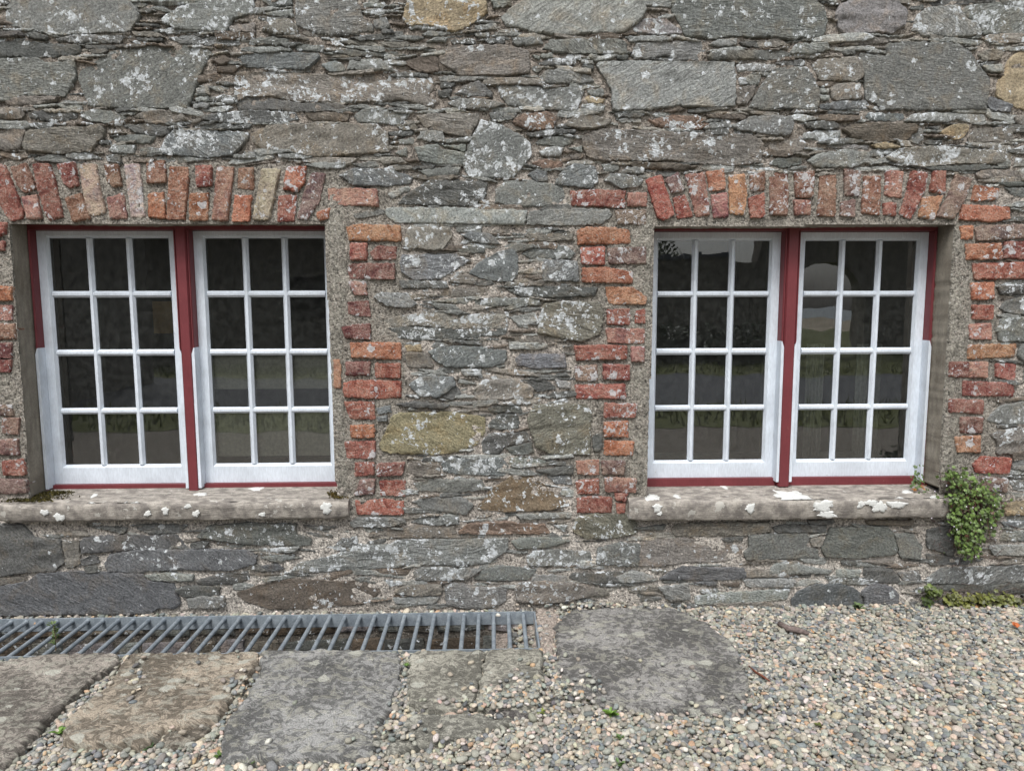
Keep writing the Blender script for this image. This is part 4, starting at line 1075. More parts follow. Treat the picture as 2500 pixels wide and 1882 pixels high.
# ------------------------------------------------------------------ windows: red frame, white sashes of three by four panes
YF, YS, YG = .100, .148, .164
def window(label, op_px, mull_px, rows, jl, jr, vtop, vsash, vbot, vsill, vmid, uref):
    W = empty('window', wp(uref, vbot, YF)); W.parent = HOUSE; W['label'] = label
    zz = lambda v, y: wp(uref, v, y)[2]
    zf = zz(vsill, YF+.03)-.02; zh = zz(vtop, YF)+.04; zo = zz(vsash-3, YF); zs0 = zz(vbot, YS); zm = zz(vmid, YF)
    xs = [wp(u, 570, YF)[0] for u in op_px]                # clear openings: l0 r0 l1 r1
    xl, xr = wp(jl, 570, YF)[0], wp(jr, 570, YF)[0]
    fr = MB().box((xl-.05, YF+.012, zf), (xs[0]-.0095, YF+.10, zh)); fr.box((xs[3]+.0095, YF+.012, zf), (xr+.05, YF+.10, zh))
    fr.box((xs[0]-.0100, YF+.006, zo), (xs[3]+.0100, YF+.10, zh)); fr.box((xs[0]-.0097, YF+.03, zf), (xs[3]+.0097, YF+.10, zs0-.001))
    fr.build('frame', M_RED, W)
    MB().prism([(xs[1]+.0095, YF+.003), (xs[1]+.0145, YF-.006), (xs[2]-.0145, YF-.006), (xs[2]-.0095, YF+.003), (xs[2]-.0095, YF+.09), (xs[1]+.0095, YF+.09)], 2, zf+.004, zo+.012).build('mullion', M_RED, W)
    for a, sgn in ((xs[0], -1), (xs[1], 1), (xs[2], -1), (xs[3], 1)):      # guide beads: red above, white horned below
        x0, x1 = sorted((a, a+sgn*.0090))
        MB().prism([(x0, YF+.006), (x0+.003, YF), (x1-.003, YF), (x1, YF+.006), (x1, YS+.012), (x0, YS+.012)], 2, zm+.002, zo-.001).build('bead', M_RED, W)
        xi, xo = a-sgn*.0015, a+sgn*.0110; zb0 = zs0-.012
        pr = [(xi, zb0), (xo, zb0), (xo, zm-.012), (xi+(xo-xi)*.35, zm+.014), (xi, zm+.016)]
        recalc(MB().prism([(p[0], p[1]) for p in pr], 1, YF-.002, YS-.001).build('bead', M_WHITE, W))
    for s in (0, 1):
        a, b = xs[2*s]+.001, xs[2*s+1]-.001; st = .046; zt, zbm = zo-.002, zs0
        px = [a+st+(b-a-2*st)*k/3 for k in range(4)]; hb = .0145
        rz = [zz(v, YG) for v in rows]                     # top/bottom of each pane row, 8 values
        bv = .009
        for (x0, x1, d) in ((a, a+st, 1), (b-st, b, -1)):
            prof = [(x0, YS), (x1-bv, YS), (x1, YG-.001), (x1, YG+.02), (x0, YG+.02)] if d > 0 else [(x0, YG+.02), (x0, YG-.001), (x0+bv, YS), (x1, YS), (x1, YG+.02)]
            recalc(MB().prism(prof, 2, zbm, zt).build('stile', M_WHITE, W))
        for z0, z1, d in ((rz[0], zt, -1), (zbm, rz[7], 1)):
            prof = [(YG+.02, z0), (YG-.001, z0), (YS+.0008, z0+bv), (YS+.0008, z1), (YG+.02, z1)] if d < 0 else [(YG+.02, z0), (YS+.0008, z0), (YS+.0008, z1-bv*1.3), (YG-.001, z1), (YG+.02, z1)]
            recalc(MB().prism(prof, 0, a+st-.009, b-st+.009).build('rail', M_WHITE, W))
        for k in (1, 2):
            x = px[k]; recalc(MB().prism([(x-hb, YG+.012), (x-hb, YG-.001), (x-.0055, YS+.002), (x+.0055, YS+.002), (x+hb, YG-.001), (x+hb, YG+.012)], 2, rz[7], rz[0]).build('glazing_bar', M_WHITE, W))
        for k in (1, 3, 5):
            z0, z1 = rz[k+1], rz[k]; zc = (z0+z1)/2; hz_ = (z1-z0)/2
            recalc(MB().prism([(YG+.0115, zc-abs(hz_)), (YG-.0015, zc-abs(hz_)), (YS+.0035, zc-.005), (YS+.0035, zc+.005), (YG-.0015, zc+abs(hz_)), (YG+.0115, zc+abs(hz_))], 0, a+st, b-st).build('glazing_bar', M_WHITE, W))
        for i in range(3):
            for j in range(4):
                x0, x1 = px[i]+(hb if i else 0)-.004, px[i+1]-(hb if i < 2 else 0)+.004; z1, z0 = rz[2*j]+.004, rz[2*j+1]-.004
                rg = random.Random(i*10+j+s*50+int(uref)); tl = [rg.uniform(-.00045, .00045) for _ in range(4)]
                y0 = YG+.001
                MB().add([(x0, y0+tl[0], z0), (x1, y0+tl[1], z0), (x1, y0+tl[1]+tl[2], z1), (x0, y0+tl[0]+tl[2], z1)], [(0, 1, 2, 3)]).build('pane', M_GLASS, W)
    return xl, xr, zf, zh
WL = window('left window, a pair of white twelve pane sashes in an oxblood frame', (70, 421, 459, 808), None, (582, 710.5, 726.5, 853, 868.5, 995, 1010, 1133), 58, 822, 552, 563, 1180, 1191, 858, 300)
WR = window('right window, a pair of white twelve pane sashes in an oxblood frame', (1590, 1919, 1957, 2285), None, (588, 711, 725, 850, 866, 988, 1002, 1122), 1580, 2292, 556, 566, 1165, 1176, 842, 1750)

# rooms behind the windows
M_ROOM = simple('room_plaster', (.19, .185, .17), 0.9, 0.3, 4, 0.1); M_IN = simple('inner_sill_paint', (.85, .83, .78), 0.7, 0.2, 30, 0.2)
M_FLOOR = simple('room_floor', (.07, .05, .035), 0.7, 0.3, 8, 0.1)
for (xl, xr, zf, zh), lab in ((WL, 'dim room seen through the left window'), (WR, 'dim room seen through the right window')):
    r = MB(); x0, x1, y0, y1, z0, z1 = xl-.25, xr+.25, .205, 3.4, zf-.55, zh+.5
    r.add([(x0,y1,z0),(x1,y1,z0),(x1,y1,z1),(x0,y1,z1)], [(0,1,2,3)]); r.add([(x0,y0,z0),(x0,y1,z0),(x0,y1,z1),(x0,y0,z1)], [(0,1,2,3)]); r.add([(x1,y0,z0),(x1,y1,z0),(x1,y1,z1),(x1,y0,z1)], [(3,2,1,0)])
    r.add([(x0,y0,z1),(x1,y0,z1),(x1,y1,z1),(x0,y1,z1)], [(0,1,2,3)])
    ax0, ax1, az0, az1 = xl-.04, xr+.04, zf+.01, zh-.03       # front ring closing to the frame
    r.add([(x0,y0,z0),(x1,y0,z0),(x1,y0,z1),(x0,y0,z1),(ax0,y0,az0),(ax1,y0,az0),(ax1,y0,az1),(ax0,y0,az1)], [(0,1,5,4),(1,2,6,5),(2,3,7,6),(3,0,4,7)])
    o = r.build('room_wall', M_ROOM, HOUSE)
    MB().add([(x0,y0,z0),(x1,y0,z0),(x1,y1,z0),(x0,y1,z0)], [(0,1,2,3)]).build('room_floor', M_FLOOR, HOUSE)
    zw = wp(1750, 1104, .62)[2] if xl > 0 else az0-.02
    MB().box((ax0, .2055, zw-.035), (ax1, .62, zw)).build('window_board', M_IN, HOUSE)
# boards and cloths standing in the rooms
M_BOARD = simple('grey_board', (.72, .70, .60), 0.75, 0.2, 70, 0.3); M_CARD = simple('brown_card', (.42, .27, .12), 0.85, 0.2, 40, 0.1); M_CURT = simple('curtain_cloth', (.55, .57, .50), 0.95, 0.2, 50, 0.1)
def px_box(name, u0, u1, v0, v1, y, th, mat, lab, cat):
    a, b = wp(u0, v1, y), wp(u1, v0, y); return tag(MB().box((a[0], y, a[2]), (b[0], y+th, b[2])).build(name, mat), lab, cat)
px_box('shelf_board', 506, 812, 860, 950, .215, .018, M_BOARD, 'upper grey board behind the right sash of left window', 'board')
px_box('shelf_board', 512, 818, 1000, 1114, .212, .02, M_BOARD, 'lower rough grey board behind bottom panes of left window', 'board')
px_box('card_panel', 376, 440, 736, 814, .55, .01, M_CARD, 'brown card panel inside the left window behind the second row', 'panel')
for u0, u1, lab in ((2080, 2150, 'pale curtain hanging behind the right sash of right window'), (1960, 2010, 'narrow pale curtain strip behind the right sash beside mullion')):
    a, b = wp(u0, 1118, .45), wp(u1, 840, .45); m = MB(); n = 24; vs = []
    for z in (a[2], b[2]):
        for i in range(n): vs.append((a[0]+(b[0]-a[0])*i/(n-1), .45+.012*math.sin(i*1.3), z))
    o = m.add(vs, [(i, i+1, n+i+1, n+i) for i in range(n-1)]).build('curtain', M_CURT, smooth=True); so = o.modifiers.new('thick', 'SOLIDIFY'); so.thickness = .004
    tag(o, lab, 'curtain')

# ------------------------------------------------------------------ flagstones, grate, concrete collar
gto3 = lambda a, b, h: (a, b, h)
FLAB = dict(a='brown grey flagstone at the left edge beside the grate', b='warm brown flagstone with chipped front corner, second from left', c='dark grey flagstone, large and nearly square, below the grate',
    d='broken brown stone flake at the corner of the brown flagstone', e='lichen mottled olive flagstone left of the narrow crack', f='lichen mottled olive flagstone right of the narrow crack below grate end',
    g='large dark oval flagstone lying alone in the gravel', h='low olive stone half buried in front of the cracked flagstones', i='thin dark stone sliver between olive flagstones and gravel')
FLAGXY = []
for k, (c, li, pts) in enumerate(FLAGS):
    z = dict(d=.014, h=.016, i=.013).get(c, .027); P = np.array([gp(u, v_, z)[:2] for u, v_ in pts]); FLAGXY.append((c, P))
    V, fs = piece(P, gto3, front=z, thick=.08, spacing=.024, bevel=.010, drop=.010, relief=.007, terrace=.003 if c in 'bg' else .0015, rough=.0065, rnd=.016, tilt=.01, seed=400+k, maxpts=1500, stretch=1.6)
    o = mesh_obj('flagstone', V, fs, M_FLAG, None, smooth=True, sharp=40, color=(*FCOL[c], li/4*.8+.10)); tag(o, FLAB[c], 'flagstone', 'flagstones along the house wall')
P = np.array([gp(u, v_, .01)[:2] for u, v_ in [(1306, 1484), (1352, 1481), (1366, 1504), (1357, 1531), (1352, 1594), (1323, 1590), (1318, 1560)]])
V, fs = piece(P, gto3, front=.012, thick=.1, spacing=.014, bevel=.012, drop=.012, relief=.008, rough=.004, rnd=.012, seed=55); o = mesh_obj('concrete_kerb', V, fs, M_CONC, None, smooth=True, sharp=45)
tag(o, 'rough pinkish concrete edging at the right end of the grate', 'kerb')
GR = empty('drain_grate', ((GX0+GX1)/2, GF, 0)); tag(GR, 'galvanised steel bar grate over the light well at the wall foot', 'grate')
zt = .006
MB().box((GX0, GB-.012, zt-.052), (GX1-.012, GB-.004, zt+.004)).build('back_plate', M_STEEL, GR)
MB().box((GX0, GF+.004, zt-.052), (GX1-.012, GF+.010, zt+.000)).build('front_plate', M_STEEL, GR)
MB().box((GX1-.0118, GF+.004, zt-.050), (GX1-.004, GB-.004, zt+.003)).build('end_plate', M_STEEL, GR)
xa, xb = gp(726.4, 1512, zt)[0], gp(1277.8, 1500, zt)[0]; pit = (xb-xa)/15
k = 0
while True:
    x = xb-k*pit; k += 1
    if x < GX0+.02: break
    m = MB().tube([(x, GB-.011, zt-.010), (x, GB-.03, zt-.010), (x, GF+.011, zt-.012)], 0.0090, 10); m.tube([(x, GB-.013, zt-.009), (x, GB-.020, zt-.009)], [.0105, .0085], 10)
    m.build('bar', M_STEEL, GR, smooth=True, sharp=50)
# stones lining the light well, and the fill at its right end
wl = MB(); rg = np.random.default_rng(3)
zrow = -.03
while zrow > zb+.02:
    h = rg.uniform(.05, .13); x = GX0
    while x < GX1-.02:
        w = rg.uniform(.1, .34); P = [(x+.006, zrow-h+rg.uniform(0, .02)), (x+w-.008, zrow-h+rg.uniform(0, .02)), (x+w-.008+rg.uniform(-.02, .005), zrow-rg.uniform(0, .015)), (x+.006, zrow-rg.uniform(0, .02))]
        c = np.array(SCOL['gdbwpl'[rg.integers(0, 6)]])*rg.uniform(.45, .9)
        if x+w < GX1-.01:
            V, fs = piece(P, lambda a, b, h_: (a, GB-.001-h_, b), front=.010, thick=.02, spacing=.03, bevel=.01, drop=.01, relief=.004, seed=int(rg.integers(1e6)), maxpts=60)
            wl.add(V, fs, (*c, .15))
        x += w
    zrow -= h+.012
o = wl.build('lining_stone', M_SLIVER, LW, smooth=True, sharp=38); o['kind'] = 'stuff'
xf = gp(1207, 1545)[0]
m = MB(); n = 14; vs = []
for i in range(n):
    for j in range(n):
        x = xf+(GX1-.003-xf)*i/(n-1); y = GF+.003+(GB-GF-.006)*j/(n-1); vs.append((x, y, -.10+.05*(i/(n-1))+.02*float(fbm(np.array(x*25), np.array(y*25), 3))))
m.add(vs, [(i*n+j, (i+1)*n+j, (i+1)*n+j+1, i*n+j+1) for i in range(n-1) for j in range(n-1)]); m.add([(xf, GF+.003, -.09), (xf, GB-.003, -.09), (xf, GB-.003, zb+.01), (xf, GF+.003, zb+.01)], [(0, 1, 2, 3)])
m.build('concrete_fill', M_CONC, LW, smooth=True, sharp=50)

# ------------------------------------------------------------------ gravel
import bmesh
def ico(sub):
    bm = bmesh.new(); bmesh.ops.create_icosphere(bm, subdivisions=sub, radius=1.0); bm.verts.ensure_lookup_table()
    V = np.array([v.co[:] for v in bm.verts]); Fa = np.array([[v.index for v in f.verts] for f in bm.faces]); bm.free(); return V, Fa
IV, IF = ico(2)                                        # 42 vertices, 80 faces
rg = np.random.default_rng(17)
VAR = []
for k in range(24):
    a = np.abs(IV)**rg.uniform(.75, 1.0)*np.sign(IV); d = np.ones(len(IV))
    for _ in range(4): n_ = rg.normal(0, 1, 3); n_ /= np.linalg.norm(n_); d += rg.uniform(-.16, .16)*np.maximum(0, IV@n_)**2
    for _ in range(3):                                  # a few worn flats
        n_ = rg.normal(0, 1, 3); n_ /= np.linalg.norm(n_); h = rg.uniform(.62, .9); dd = a@n_; a = a-np.maximum(0, dd-h)[:, None]*n_*.85
    VAR.append(a*d[:, None])
PAL = np.array([(.27,.275,.245),(.33,.32,.28),(.40,.36,.30),(.48,.42,.345),(.17,.185,.195),(.22,.235,.235),(.30,.285,.25),(.44,.31,.21),(.54,.51,.46),(.12,.125,.125),(.41,.32,.275),(.36,.35,.32),(.24,.22,.19),(.48,.39,.33)])
PW = np.array([14,13,12,8,9,11,9,3.0,6,5,2.5,9,6,3.5]); PW /= PW.sum()
def slab_mask(x, y, shrink):
    m = np.zeros(x.shape, bool)
    for c, P in FLAGXY:
        q = P.mean(0)+(P-P.mean(0))*shrink
        if c in 'i': continue
        m |= pip(x, y, q.tolist())
    return m
xmn, xmx, ymn = gp(-420, 1700)[0], gp(2900, 1600)[0], gp(1250, 1960)[1]
PB = []                                                # pebbles: x y z size tint
def layer(sp, z0, zj, smin, smax, keep, shrink):
    xs = np.arange(xmn, xmx, sp); ys = np.arange(ymn, -.004, sp*.87); X, Y = np.meshgrid(xs, ys); X[1::2] += sp/2
    X = (X+rg.normal(0, sp*.24, X.shape)).ravel(); Y = (Y+rg.normal(0, sp*.24, Y.shape)).ravel()
    ok = (rg.random(X.shape) < keep) & (Y < -.012) & ~((X > GX0-.3) & (X < GX1+.004) & (Y > GF-.006) & (Y < GB+.004)) & ~slab_mask(X, Y, shrink)
    X, Y = X[ok], Y[ok]; Z = z0+rg.uniform(-zj, zj, X.shape)
    S = np.clip(np.exp(rg.normal(math.log((smin+smax)/2), .28, X.shape)), smin*.7, smax*1.5)
    PB.extend(zip(X, Y, Z, S))
layer(.021, -.011, .003, .010, .0140, 1.0, 1.0); NLOW = len(PB)
layer(.0148, .001, .004, .0056, .0096, .97, .985)
layer(.026, .008, .005, .0058, .0105, .5, .945)
for (u, v_) in [(1380, 1592), (1412, 1603), (1530, 1600), (1564, 1606), (1618, 1614), (1690, 1622), (1692, 1640), (1700, 1715), (1688, 1708), (1560, 1652), (1240, 1690), (1262, 1690), (1285, 1696), (1232, 1700), (1220, 1712), (1300, 1680), (1310, 1672), (1275, 1704), (1255, 1712), (1340, 1662), (480, 1665), (484, 1610), (446, 1656), (560, 1668), (550, 1672), (575, 1660), (850, 1800), (862, 1768), (882, 1766), (656, 1802), (720, 1708), (420, 1768), (445, 1780), (492, 1765), (1150, 1610), (1240, 1545), (1100, 1640), (270, 1660), (240, 1690), (545, 1655), (1275, 1560), (1290, 1535), (1302, 1570)]:
    p = gp(u, v_, .04); PB.append((p[0], p[1], .031 if v_ > 1580 else -.06, rg.uniform(.007, .011)))
for cx_, cy2, sx_, sy2, nn_ in ((1235, 1700, 55, 18, 130), (1290, 1672, 30, 22, 60), (1180, 1718, 60, 8, 60), (980, 1790, 60, 12, 40), (1420, 1690, 30, 18, 40), (1480, 1480, 90, 5, 90), (1840, 1720, 25, 12, 30), (330, 1650, 14, 30, 25), (580, 1690, 12, 40, 30)):
    for _ in range(nn_): p = gp(rg.normal(cx_, sx_), rg.normal(cy2, sy2), .022); PB.append((p[0], p[1], rg.uniform(.026, .033), rg.uniform(.0055, .0105)))
for u in np.arange(20, 1300, 17):                       # a line of small stones lodged between grate and wall
    if rg.random() < .55: p = gp(u, 1497, 0); PB.append((p[0], GB+rg.uniform(.004, .014), rg.uniform(-.004, .006), rg.uniform(.005, .009)))
for _ in range(150): PB.append((rg.uniform(xf+.06, GX1-.01), rg.uniform(GF+.01, GB-.015), rg.uniform(-.07, -.045), rg.uniform(.007, .013)))
IV1, IF1 = ico(1); N = len(PB)
def tossed(P, base, vmap):
    n = len(P); nv = len(base[0]); AV = np.zeros((n, nv, 3), np.float32); AC = np.ones((n, nv, 4), np.float32)
    for i, (x, y, z, s) in enumerate(P):
        A = base[rg.integers(0, len(base))]; sc = np.array([s*rg.uniform(1.0, 1.45), s*rg.uniform(.78, 1.0), s*rg.uniform(.5, .75)])
        th = rg.uniform(0, 6.283); c, s_ = math.cos(th), math.sin(th); tx, ty = rg.normal(0, .22, 2)
        Rm = np.array([[c, -s_, 0], [s_, c, 0], [0, 0, 1]])@np.array([[1, 0, tx], [0, 1, ty], [-tx, -ty, 1]])
        AV[i] = (A*sc)@Rm.T+(x, y, z); AC[i, :, :3] = PAL[rg.choice(14, p=PW)]*np.array([.955, .95, .92])*rg.uniform(.76, 1.18)*(1+rg.normal(0, .03, 3))
    return AV.reshape(-1, 3), AC.reshape(-1, 4), (vmap[None]+(np.arange(n)*nv)[:, None, None]).reshape(-1, 3)
v1, c1, f1 = tossed(PB[:NLOW], [IV1], IF1); v2, c2, f2 = tossed(PB[NLOW:], VAR, IF)
FN = 7000; fines = [(rg.uniform(xmn, xmx), rg.uniform(ymn, -.01), rg.uniform(.000, .007), rg.uniform(.0022, .0048)) for _ in range(FN)]
fx, fy = np.array([q[0] for q in fines]), np.array([q[1] for q in fines]); okf = ~((fx > GX0-.3) & (fx < GX1+.004) & (fy > GF-.006) & (fy < GB+.004)) & ~slab_mask(fx, fy, .98)
v3, c3, f3 = tossed([q for q, o_ in zip(fines, okf) if o_], [IV1], IF1)
vv = np.concatenate([v1, v2, v3]); cc = np.concatenate([c1, c2, c3]); fa = np.concatenate([f1, f2+len(v1), f3+len(v1)+len(v2)])
me = bpy.data.meshes.new('gravel'); me.vertices.add(len(vv)); me.vertices.foreach_set('co', vv.ravel()); me.loops.add(len(fa)*3); me.loops.foreach_set('vertex_index', fa.ravel().astype(np.int32))
me.polygons.add(len(fa)); me.polygons.foreach_set('loop_start', np.arange(0, len(fa)*3, 3, dtype=np.int32)); me.update(calc_edges=True); me.validate()
a_ = me.color_attributes.new('tint', 'FLOAT_COLOR', 'POINT'); a_.data.foreach_set('color', cc.ravel()); me.shade_smooth(); me.materials.append(M_PEBBLE)
go = bpy.data.objects.new('gravel', me); COL.objects.link(go); tag(go, 'loose rounded grey and beige pebbles covering the yard', 'gravel', kind='stuff')
print('pebbles', N)
# ------------------------------------------------------------------ what the panes mirror: the yard's far side, behind the camera
M_BARNST = simple('barn_stone', (.19, .175, .15), 0.9, 0.5, 9, 0.6); M_SLATE = simple('roof_slate', (.13, .14, .16), 0.7, 0.35, 14, 0.4); M_DOOR = simple('dark_boards', (.03, .028, .026), 0.7, 0.3, 20, 0.2)
def gable(name, x0, x1, y0, y1, eave, ridge, lab, along='x'):
    T = empty(name, ((x0+x1)/2, (y0+y1)/2, 0)); ym = (y0+y1)/2; w = MB()
    w.box((x0, y0, -.015), (x1, y1, eave)); w.add([(x0, y0, eave), (x0, y1, eave), (x0, ym, ridge), (x1, y0, eave), (x1, y1, eave), (x1, ym, ridge)], [(0, 2, 1), (3, 4, 5)]); w.build('wall', M_BARNST, T)
    for s, ya in ((1, y1+.25), (-1, y0-.25)):
        sl_ = (ridge-eave)/(abs(ym-(y1 if s > 0 else y0))); ze = eave-.25*sl_
        rf = MB().add([(x0-.2, ya, ze+.02), (x1+.2, ya, ze+.02), (x1+.2, ym, ridge+.02), (x0-.2, ym, ridge+.02), (x0-.2, ya, ze+.12), (x1+.2, ya, ze+.12), (x1+.2, ym, ridge+.12), (x0-.2, ym, ridge+.12)], [(0,1,2,3), (4,5,6,7), (0,1,5,4), (1,2,6,5), (3,0,4,7)])
        recalc(rf.build('roof', M_SLATE, T))
    MB().box((x0+1.2, y1+.003, 0), (x0+3.2, y1+.05, 2.3)).build('door', M_DOOR, T); MB().box((x1-2.6, y1+.003, 1.1), (x1-1.6, y1+.04, 2.1)).build('window', M_DOOR, T)
    return tag(T, lab, 'barn')
gable('stone_barn', -16, -2.2, -19, -13.2, 3.4, 6.4, 'long dark stone barn with slate roof mirrored in the left window')
gable('stone_shed', -13, -6.2, -9.5, -4.6, 3.6, 6.2, 'nearer tall dark stone shed mirrored at the far left panes')
AW = empty('arched_gate_wall', (6, -17, 0)); tag(AW, 'rough stone wall with a cart arch mirrored in the right window', 'wall')
m = MB(); y0, y1 = -17.4, -16.8; ax0, ax1, spr, apx = 8.25, 10.9, 1.75, 2.6
m.box((1.6, y0, -.015), (ax0-.5, y1, 2.75)); m.box((ax0-.5, y0, -.015), (ax0, y1, 5.2)); m.box((ax1, y0, -.015), (18, y1, 5.4))
n = 14; cxm = (ax0+ax1)/2; prev = None
for i in range(n):
    t0, t1 = math.pi*(1-i/n), math.pi*(1-(i+1)/n); pa = (cxm+(ax1-ax0)/2*math.cos(t0), spr+(apx-spr)*math.sin(t0)); pb = (cxm+(ax1-ax0)/2*math.cos(t1), spr+(apx-spr)*math.sin(t1))
    m.prism([(pa[0], pa[1]), (pb[0], pb[1]), (pb[0], 5.3), (pa[0], 5.3)], 1, y0, y1)
recalc(m.build('masonry', M_BARNST, AW)); cop = MB()
for i in range(18): cop.box((1.55+i*.3, y0-.05, 2.752), (1.82+i*.3, y1+.05, 2.84+.04*(i % 3)))
cop.build('coping', M_SLATE, AW)
hz_ = MB(); rg = np.random.default_rng(5); xs = np.linspace(-700, 900, 60)
vs = [(x, -2350, -1) for x in xs]+[(x, -2350, 25+75*max(0, float(fbm(np.array(x*.003), np.array(1.), 4)+.35))) for x in xs]+[(x, -2450, -1) for x in xs]
n = 60; hz_.add(vs, [(i, i+1, n+i+1, n+i) for i in range(n-1)]+[(n+i, n+i+1, 2*n+i+1, 2*n+i) for i in range(n-1)])
tag(hz_.build('hills', simple('far_hills', (.05, .07, .06), .95, .2, .01, 0), smooth=True), kind='structure')

def leaf_fan(m, c, nrm, size, tint, rng, lobes=5):
    """one small lobed leaf as a fan"""
    nrm = Vector(nrm).normalized(); a = nrm.cross(Vector((rng.normal(), rng.normal(), rng.normal()))); a.normalize(); b = nrm.cross(a); c = Vector(c); k = lobes*2
    vs = [c+nrm*size*.12]+[c+(a*math.cos(t)+b*math.sin(t))*size*(1.0 if i % 2 == 0 else .68) for i, t in enumerate([2*math.pi*j/k for j in range(k)])]
    m.add(vs, [(0, 1+i, 1+(i+1) % k) for i in range(k)], (*tint, 1))
def leaf_blade(m, c, d, up, L, W, tint):
    c, d, up = Vector(c), Vector(d).normalized(), Vector(up); s = d.cross(up); s.normalize()
    p = [c, c+d*L*.35+s*W+up*L*.10, c+d*L*.7+s*W*.8+up*L*.10, c+d*L-up*L*.02, c+d*L*.7-s*W*.8+up*L*.10, c+d*L*.35-s*W+up*L*.10, c+d*L*.5+up*L*.03]
    m.add(p, [(0, 1, 6), (1, 2, 6), (2, 3, 6), (3, 4, 6), (4, 5, 6), (5, 0, 6)], (*tint, 1))
# verge grass and the hedge across the road
m = MB(); rg = np.random.default_rng(9)
for _ in range(5200):
    x, y = rg.uniform(-9, 12), rg.choice([rg.uniform(-6.15, -4.5), rg.uniform(-12.6, -10.35)]); h = rg.uniform(.05, .16); t = np.array([.15, .165, .045])*rg.uniform(.6, 1.5); a = rg.uniform(0, 3.14); w = .014
    m.add([(x-w*math.cos(a), y-w*math.sin(a), -.02), (x+w*math.cos(a), y+w*math.sin(a), -.02), (x+rg.normal(0, .04), y+rg.normal(0, .04), h)], [(0, 1, 2)], (*t, 1))
tag(m.build('grass', M_GRASS), 'grass verges beside the road across the yard', 'grass', kind='stuff')
sheet('verge', -60, 60, -6.2, -4.45, -0.014, M_TURF)
H = empty('hedge', (3.5, -13.2, 0)); tag(H, 'low dark hedge beyond the road mirrored in the right window', 'hedge'); m = MB()
for _ in range(5000):
    x, y, z = rg.uniform(-2.2, 7.2), rg.normal(-13.2, .28), rg.uniform(0, .85+.15*math.sin(rg.uniform(0, 6))); leaf_fan(m, (x, y, z), (rg.normal(), 1, rg.normal()), rg.uniform(.04, .08), np.array([.030, .045, .018])*rg.uniform(.6, 1.5), rg, 3)
m.build('foliage', M_LEAF, H); MB().box((-2.1, -13.3, -.015), (7.1, -13.1, .55)).build('branches', M_DOOR, H)
TR = empty('ash_tree', (5.0, -21.5, 0)); tag(TR, 'small leafy tree behind the low wall mirrored in the right window', 'tree'); tk = MB(); tk.tube([(5, -21.5, -.02), (5.1, -21.5, 1.5), (4.9, -21.4, 2.6), (5.0, -21.4, 3.4)], [.16, .13, .09, .05], 8); m = MB()
for i in range(9):
    a = i*2.4; e = Vector((5+1.1*math.cos(a), -21.4+1.0*math.sin(a), 2.7+.25*(i % 4))); tk.tube([(5, -21.4, 2.0+.12*i), (e+Vector((5, -21.4, 2.6)))/2, e], [.06, .04, .015], 6)
    for _ in range(230): p = e+Vector(rg.normal(0, .32, 3)); leaf_fan(m, p, rg.normal(0, 1, 3), rg.uniform(.04, .08), np.array([.045, .065, .022])*rg.uniform(.6, 1.5), rg, 3)
tk.build('trunk', M_DOOR, TR); m.build('crown', M_LEAF, TR)

# ------------------------------------------------------------------ plants, moss, twigs
rg = np.random.default_rng(33)
def zpx(x, y): return 2200+x*.44118, 1100+y*.44118
T = empty('toadflax_plant', wp(*zpx(380, 600), -.05)); tag(T, 'bushy trailing green plant rooted in the wall beside the right sill', 'plant')
clumps = [(330,165,95,55,55),(275,150,45,36,16),(340,270,75,70,80),(440,240,80,60,60),(500,300,65,60,50),(390,380,95,70,80),(470,390,70,70,45),(350,460,60,60,50),(420,460,60,60,40),(350,540,50,40,36),(400,560,35,35,16),(300,340,45,60,26),(530,340,40,50,18),(320,420,45,50,20)]
m = MB(); stm = MB(); root = wp(*zpx(390, 230), -.02)
for cx, cy_, sx, sy_, n in clumps:
    for _ in range(int(n*2.2)):
        x, y = rg.normal(cx, sx*.55), rg.normal(cy_, sy_*.6); d = rg.uniform(.02, .10)*(1-.35*abs(x-390)/250); p = wp(*zpx(x, y), -d)
        br = rg.uniform(.55, 1.5)*(.45+d*8); t = np.array([.115, .180, .042])*br if rg.random() < .97 else np.array([.13, .07, .04])
        leaf_fan(m, p, (rg.normal(0, .5), -1, rg.normal(.5, .5)), rg.uniform(.0035, .0115), np.clip(t*.72, 0, .4), rg)
    for _ in range(9):
        p = wp(*zpx(rg.normal(cx, sx*.6), rg.normal(cy_, sy_*.6)), -rg.uniform(.02, .09)); q = [root+(p-root)*.5+rg.normal(0, .012, 3), p]; stm.tube([root+rg.normal(0, .015, 3), q[0], q[1]], [.0014, .0011, .0008], 4, (*(np.array([.085, .035, .03])*rg.uniform(.7, 1.3)), 1))
for _ in range(70):
    x, y = rg.uniform(180, 600), rg.uniform(90, 640); p = wp(*zpx(x, y), -rg.uniform(.015, .05)); q = p+np.array([rg.normal(0, .035), rg.normal(0, .01), rg.normal(0, .035)]); stm.tube([p, (p+q)/2+rg.normal(0, .006, 3), q], .0009, 4, (.08, .04, .035, 1))
m.build('foliage', M_LEAF, T); stm.build('stems', M_LEAF, T)
fl = MB()
for _ in range(16): p = wp(*zpx(rg.normal(380, 90), rg.normal(300, 130)), -rg.uniform(.08, .115)); leaf_fan(fl, p, (0, -1, .3), .0035, (.6, .55, .62), rg, 3)
fl.build('flowers', M_LEAF, T)
T = empty('creeping_plant', gp(*zpx(400, 850))); tag(T, 'yellowing creeping plant along the wall foot at far right', 'plant'); m = MB(); stm = MB()
